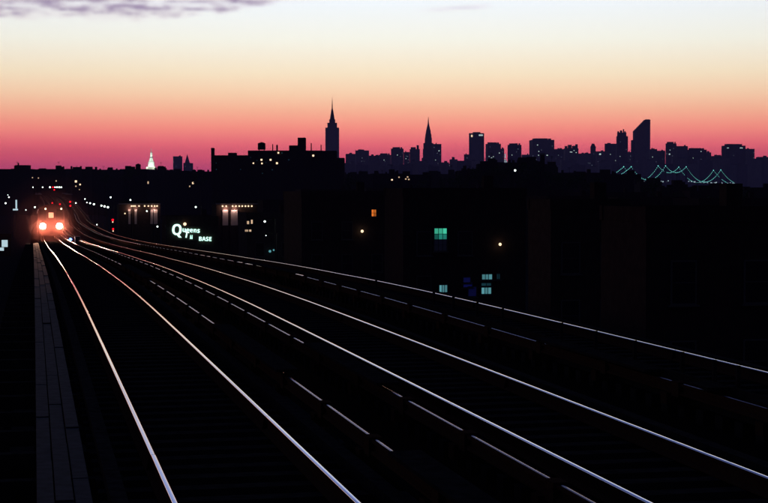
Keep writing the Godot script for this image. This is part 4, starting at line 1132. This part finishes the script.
func make_station() -> void:
	var s0 := 830.0
	for side in [-1, 1]:
		var l := -1.9 if side < 0 else 13.0
		var label := "far station platform with a lamp-lit canopy, on the walkway side of the tracks" if side < 0 else "far station platform with a lamp-lit canopy, on the street side of the tracks"
		var b := facing(s0)
		var o := thing("station_platform", label, "station platform", deck(s0, l, 0), 0.0, "platforms of the far station")
		o.transform.basis = b
		part(o, "platform_slab", bm(3.2, 0.3, 120.0), "concrete", Vector3(0, 0.95, -30.0))
		part(o, "canopy", bm(3.6, 0.18, 90.0), "tar", Vector3(0, 4.9, -20.0))
		part(o, "back_wall", bm(0.14, 3.9, 110.0), "board", Vector3(side * 1.66, 2.95, -30.0))
		for z in [22.0, 0.0, -22.0, -44.0]:
			var hgt: float = 0.8 - (GROUND - o.position.y)
			part(o, "column", bm(0.5, hgt, 0.5), "girder", Vector3(0, 0.8 - hgt / 2, z))
			part(o, "canopy_post", bm(0.16, 3.7, 0.16), "girder", Vector3(side * 0.3, 2.95, z))
	var k := 0
	for q in [[33.3, 1.0], [43.0, 1.2], [50.3, 1.5], [55.4, 1.2], [57.4, 1.4], [59.6, 1.5], [61.6, 1.3]]:
		var dist := 812.0
		var at := on_px(q[0], dist)
		at.y = 6.42
		var lm := thing("platform_lamp", "bright white lamp hanging over the far station", "lamp", at, 0.0, "white lamps of the far station")
		part(lm, "lamp_globe", ball(q[1] * 0.26), "lamp_white", Vector3.ZERO)
		part(lm, "lamp_stem", bm(0.06, 0.6, 0.06), "dark_metal", Vector3(0, 0.5, 0))
		k += 1

# ------------------------------------------------------------------ lamps and small things
func make_lamps() -> void:
	var hidden := ["white street lamp burning among the dark streets", "faint small street lamp far off in the dark"]
	for k in LAMPS.size():
		var d: Array = LAMPS[k]
		var h: float = d[1] - GROUND
		var lab: String = hidden[0] if d[3] > 0.2 else hidden[1]
		if d[2] < -415.0 and d[0] > 30.0:
			lab = "single bright white lamp in front of the hillside houses"
		elif k >= 12 and k <= 18:
			lab = "white street lamp in the slanting row beyond the signal"
		elif d[0] < -0.2 * -d[2] * 1.09 and k >= 8 and k <= 11:
			lab = "small white street lamp on the walkway side of the viaduct"
		elif k == 0:
			lab = "bright round street lamp beside the low house with tiny lit windows"
		elif k == 3:
			lab = "yellowish street lamp in front of the long bulb-lit shop front"
		elif k == 1:
			lab = "lone white street lamp between the two bulb-lit shop fronts"
		elif k == 2:
			lab = "white street lamp just beside the glowing script sign"
		var o := thing("street_lamp", lab, "street lamp", Vector3(d[0], GROUND, d[2]), TRACK_TURN, "street lamps in the dark town")
		part(o, "pole", cyl(0.11, 0.07, h + 0.25, 8), "dark_metal", Vector3(1.2, (h + 0.25) / 2, -0.1))
		part(o, "arm", bm(1.3, 0.07, 0.07), "dark_metal", Vector3(0.6, h + 0.25, -0.1))
		part(o, "lamp_globe", ball(d[3] * 0.62), "lamp_white" if k != 3 else "lamp_soft", Vector3(0, h, 0))
		part(o, "lamp_hood", bm(0.4, 0.08, 0.3), "dark_metal", Vector3(0.1, h + 0.2 + maxf(0.0, d[3] * 0.52 - 0.15), -0.1))
		if d[2] > -340.0:
			bulb_light(o, Vector3(0, h, 0), Color(0.95, 1.0, 0.95), 0.25, 0.1)

func make_signals() -> void:
	var labels := ["tall two-light railway signal glowing red beside the street-side track", "pair of red signal lights between the middle and street-side tracks", "pair of red signal lights between the two tracks behind the train", "single low red signal behind the train", "red signal lights at the far station"]
	var sets := [[0, 1], [2, 3], [4, 5], [6], [7, 8]]
	for k in sets.size():
		var a: Array = SIGNALS[sets[k][0]]
		var base := on_ground(a[0], a[1], along(LEVEL, a[0]) - 1.36)
		if k == 4:
			base.y = along(LEVEL, a[0]) - 0.3
		var o := thing("railway_signal", labels[k], "signal", base, TRACK_TURN, "red railway signals along the viaduct")
		part(o, "post", bm(0.12, a[2] - base.y + 0.3, 0.12), "dark_metal", Vector3(0, (a[2] - base.y + 0.3) / 2, -0.15))
		for q in sets[k]:
			var c: Array = SIGNALS[q]
			var at := on_ground(c[0], c[1], c[2]) - base
			at = at.rotated(Vector3.UP, -TRACK_TURN)
			at.z = 0.1
			part(o, "signal_head", bm(0.42, 0.8, 0.2), "dark_metal", at - Vector3(0, 0.15, 0.15))
			part(o, "red_lamp", ball(maxf(c[3] * 0.7, 0.13)), "lamp_red", at)
			if k == 0:
				part(o, "white_lamp", ball(0.09), "lamp_soft", at - Vector3(0, 0.3, 0))

func make_small_things() -> void:
	# blue wayside lamp on its box between the tracks
	var d: Array = BLUE
	var base := on_ground(d[0], d[1] + 0.25, along(LEVEL, d[0]) - 0.36)
	var o := thing("wayside_box", "equipment box with a small blue lamp beside the train's track", "equipment box", base, TRACK_TURN)
	part(o, "cabinet", bm(0.5, 0.85, 0.4), "zinc", Vector3(0.55, 0.43, 0))
	part(o, "cabinet_door", bm(0.42, 0.7, 0.03), "grey_paint", Vector3(0.55, 0.45, 0.216))
	part(o, "lamp_post", bm(0.07, 0.55, 0.07), "dark_metal", Vector3(-0.1, 0.275, -0.1))
	part(o, "blue_lamp", ball(0.13), "lamp_blue", Vector3(-0.1, 0.55, 0))
	bulb_light(o, Vector3(-0.1, 0.55, 0), Color(0.35, 0.55, 1.0), 0.6, 0.1)
	# lit sign and shop window on the street left of the viaduct
	var a: Array = SHOP[2]
	var sb := on_ground(a[0], a[1])
	o = thing("lit_post_sign", "tall narrow white lit sign with a short foot beside the viaduct", "sign", sb, TRACK_TURN)
	part(o, "post", bm(0.25, 7.6, 0.25), "dark_metal", Vector3(0, 3.8, -0.2))
	part(o, "sign_tube", bm(0.4, 2.3, 0.12), "window_pale", Vector3(0.1, a[2] - GROUND + 0.2, 0))
	part(o, "sign_foot", bm(1.3, 0.42, 0.12), "window_pale", Vector3(-0.12, a[2] - GROUND - 1.2, 0.002))
	a = SHOP[0]
	sb = on_ground(a[0], a[1])
	o = thing("street_kiosk", "small dark kiosk with a stepped bright white window at street level", "kiosk", sb, TRACK_TURN)
	part(o, "wall", bm(3.0, 4.0, 2.4), "brick_brown", Vector3(-0.3, 2.0, -1.25))
	part(o, "roof", bm(3.3, 0.2, 2.8), "tar", Vector3(-0.3, 4.1, -1.2))
	part(o, "lit_window", bm(1.1, 1.3, 0.06), "window_pale", Vector3(0.1, a[2] - GROUND, -0.03))
	part(o, "lit_window", bm(0.8, 0.6, 0.06), "window_pale", Vector3(-0.45, a[2] - GROUND - 1.05, -0.028))
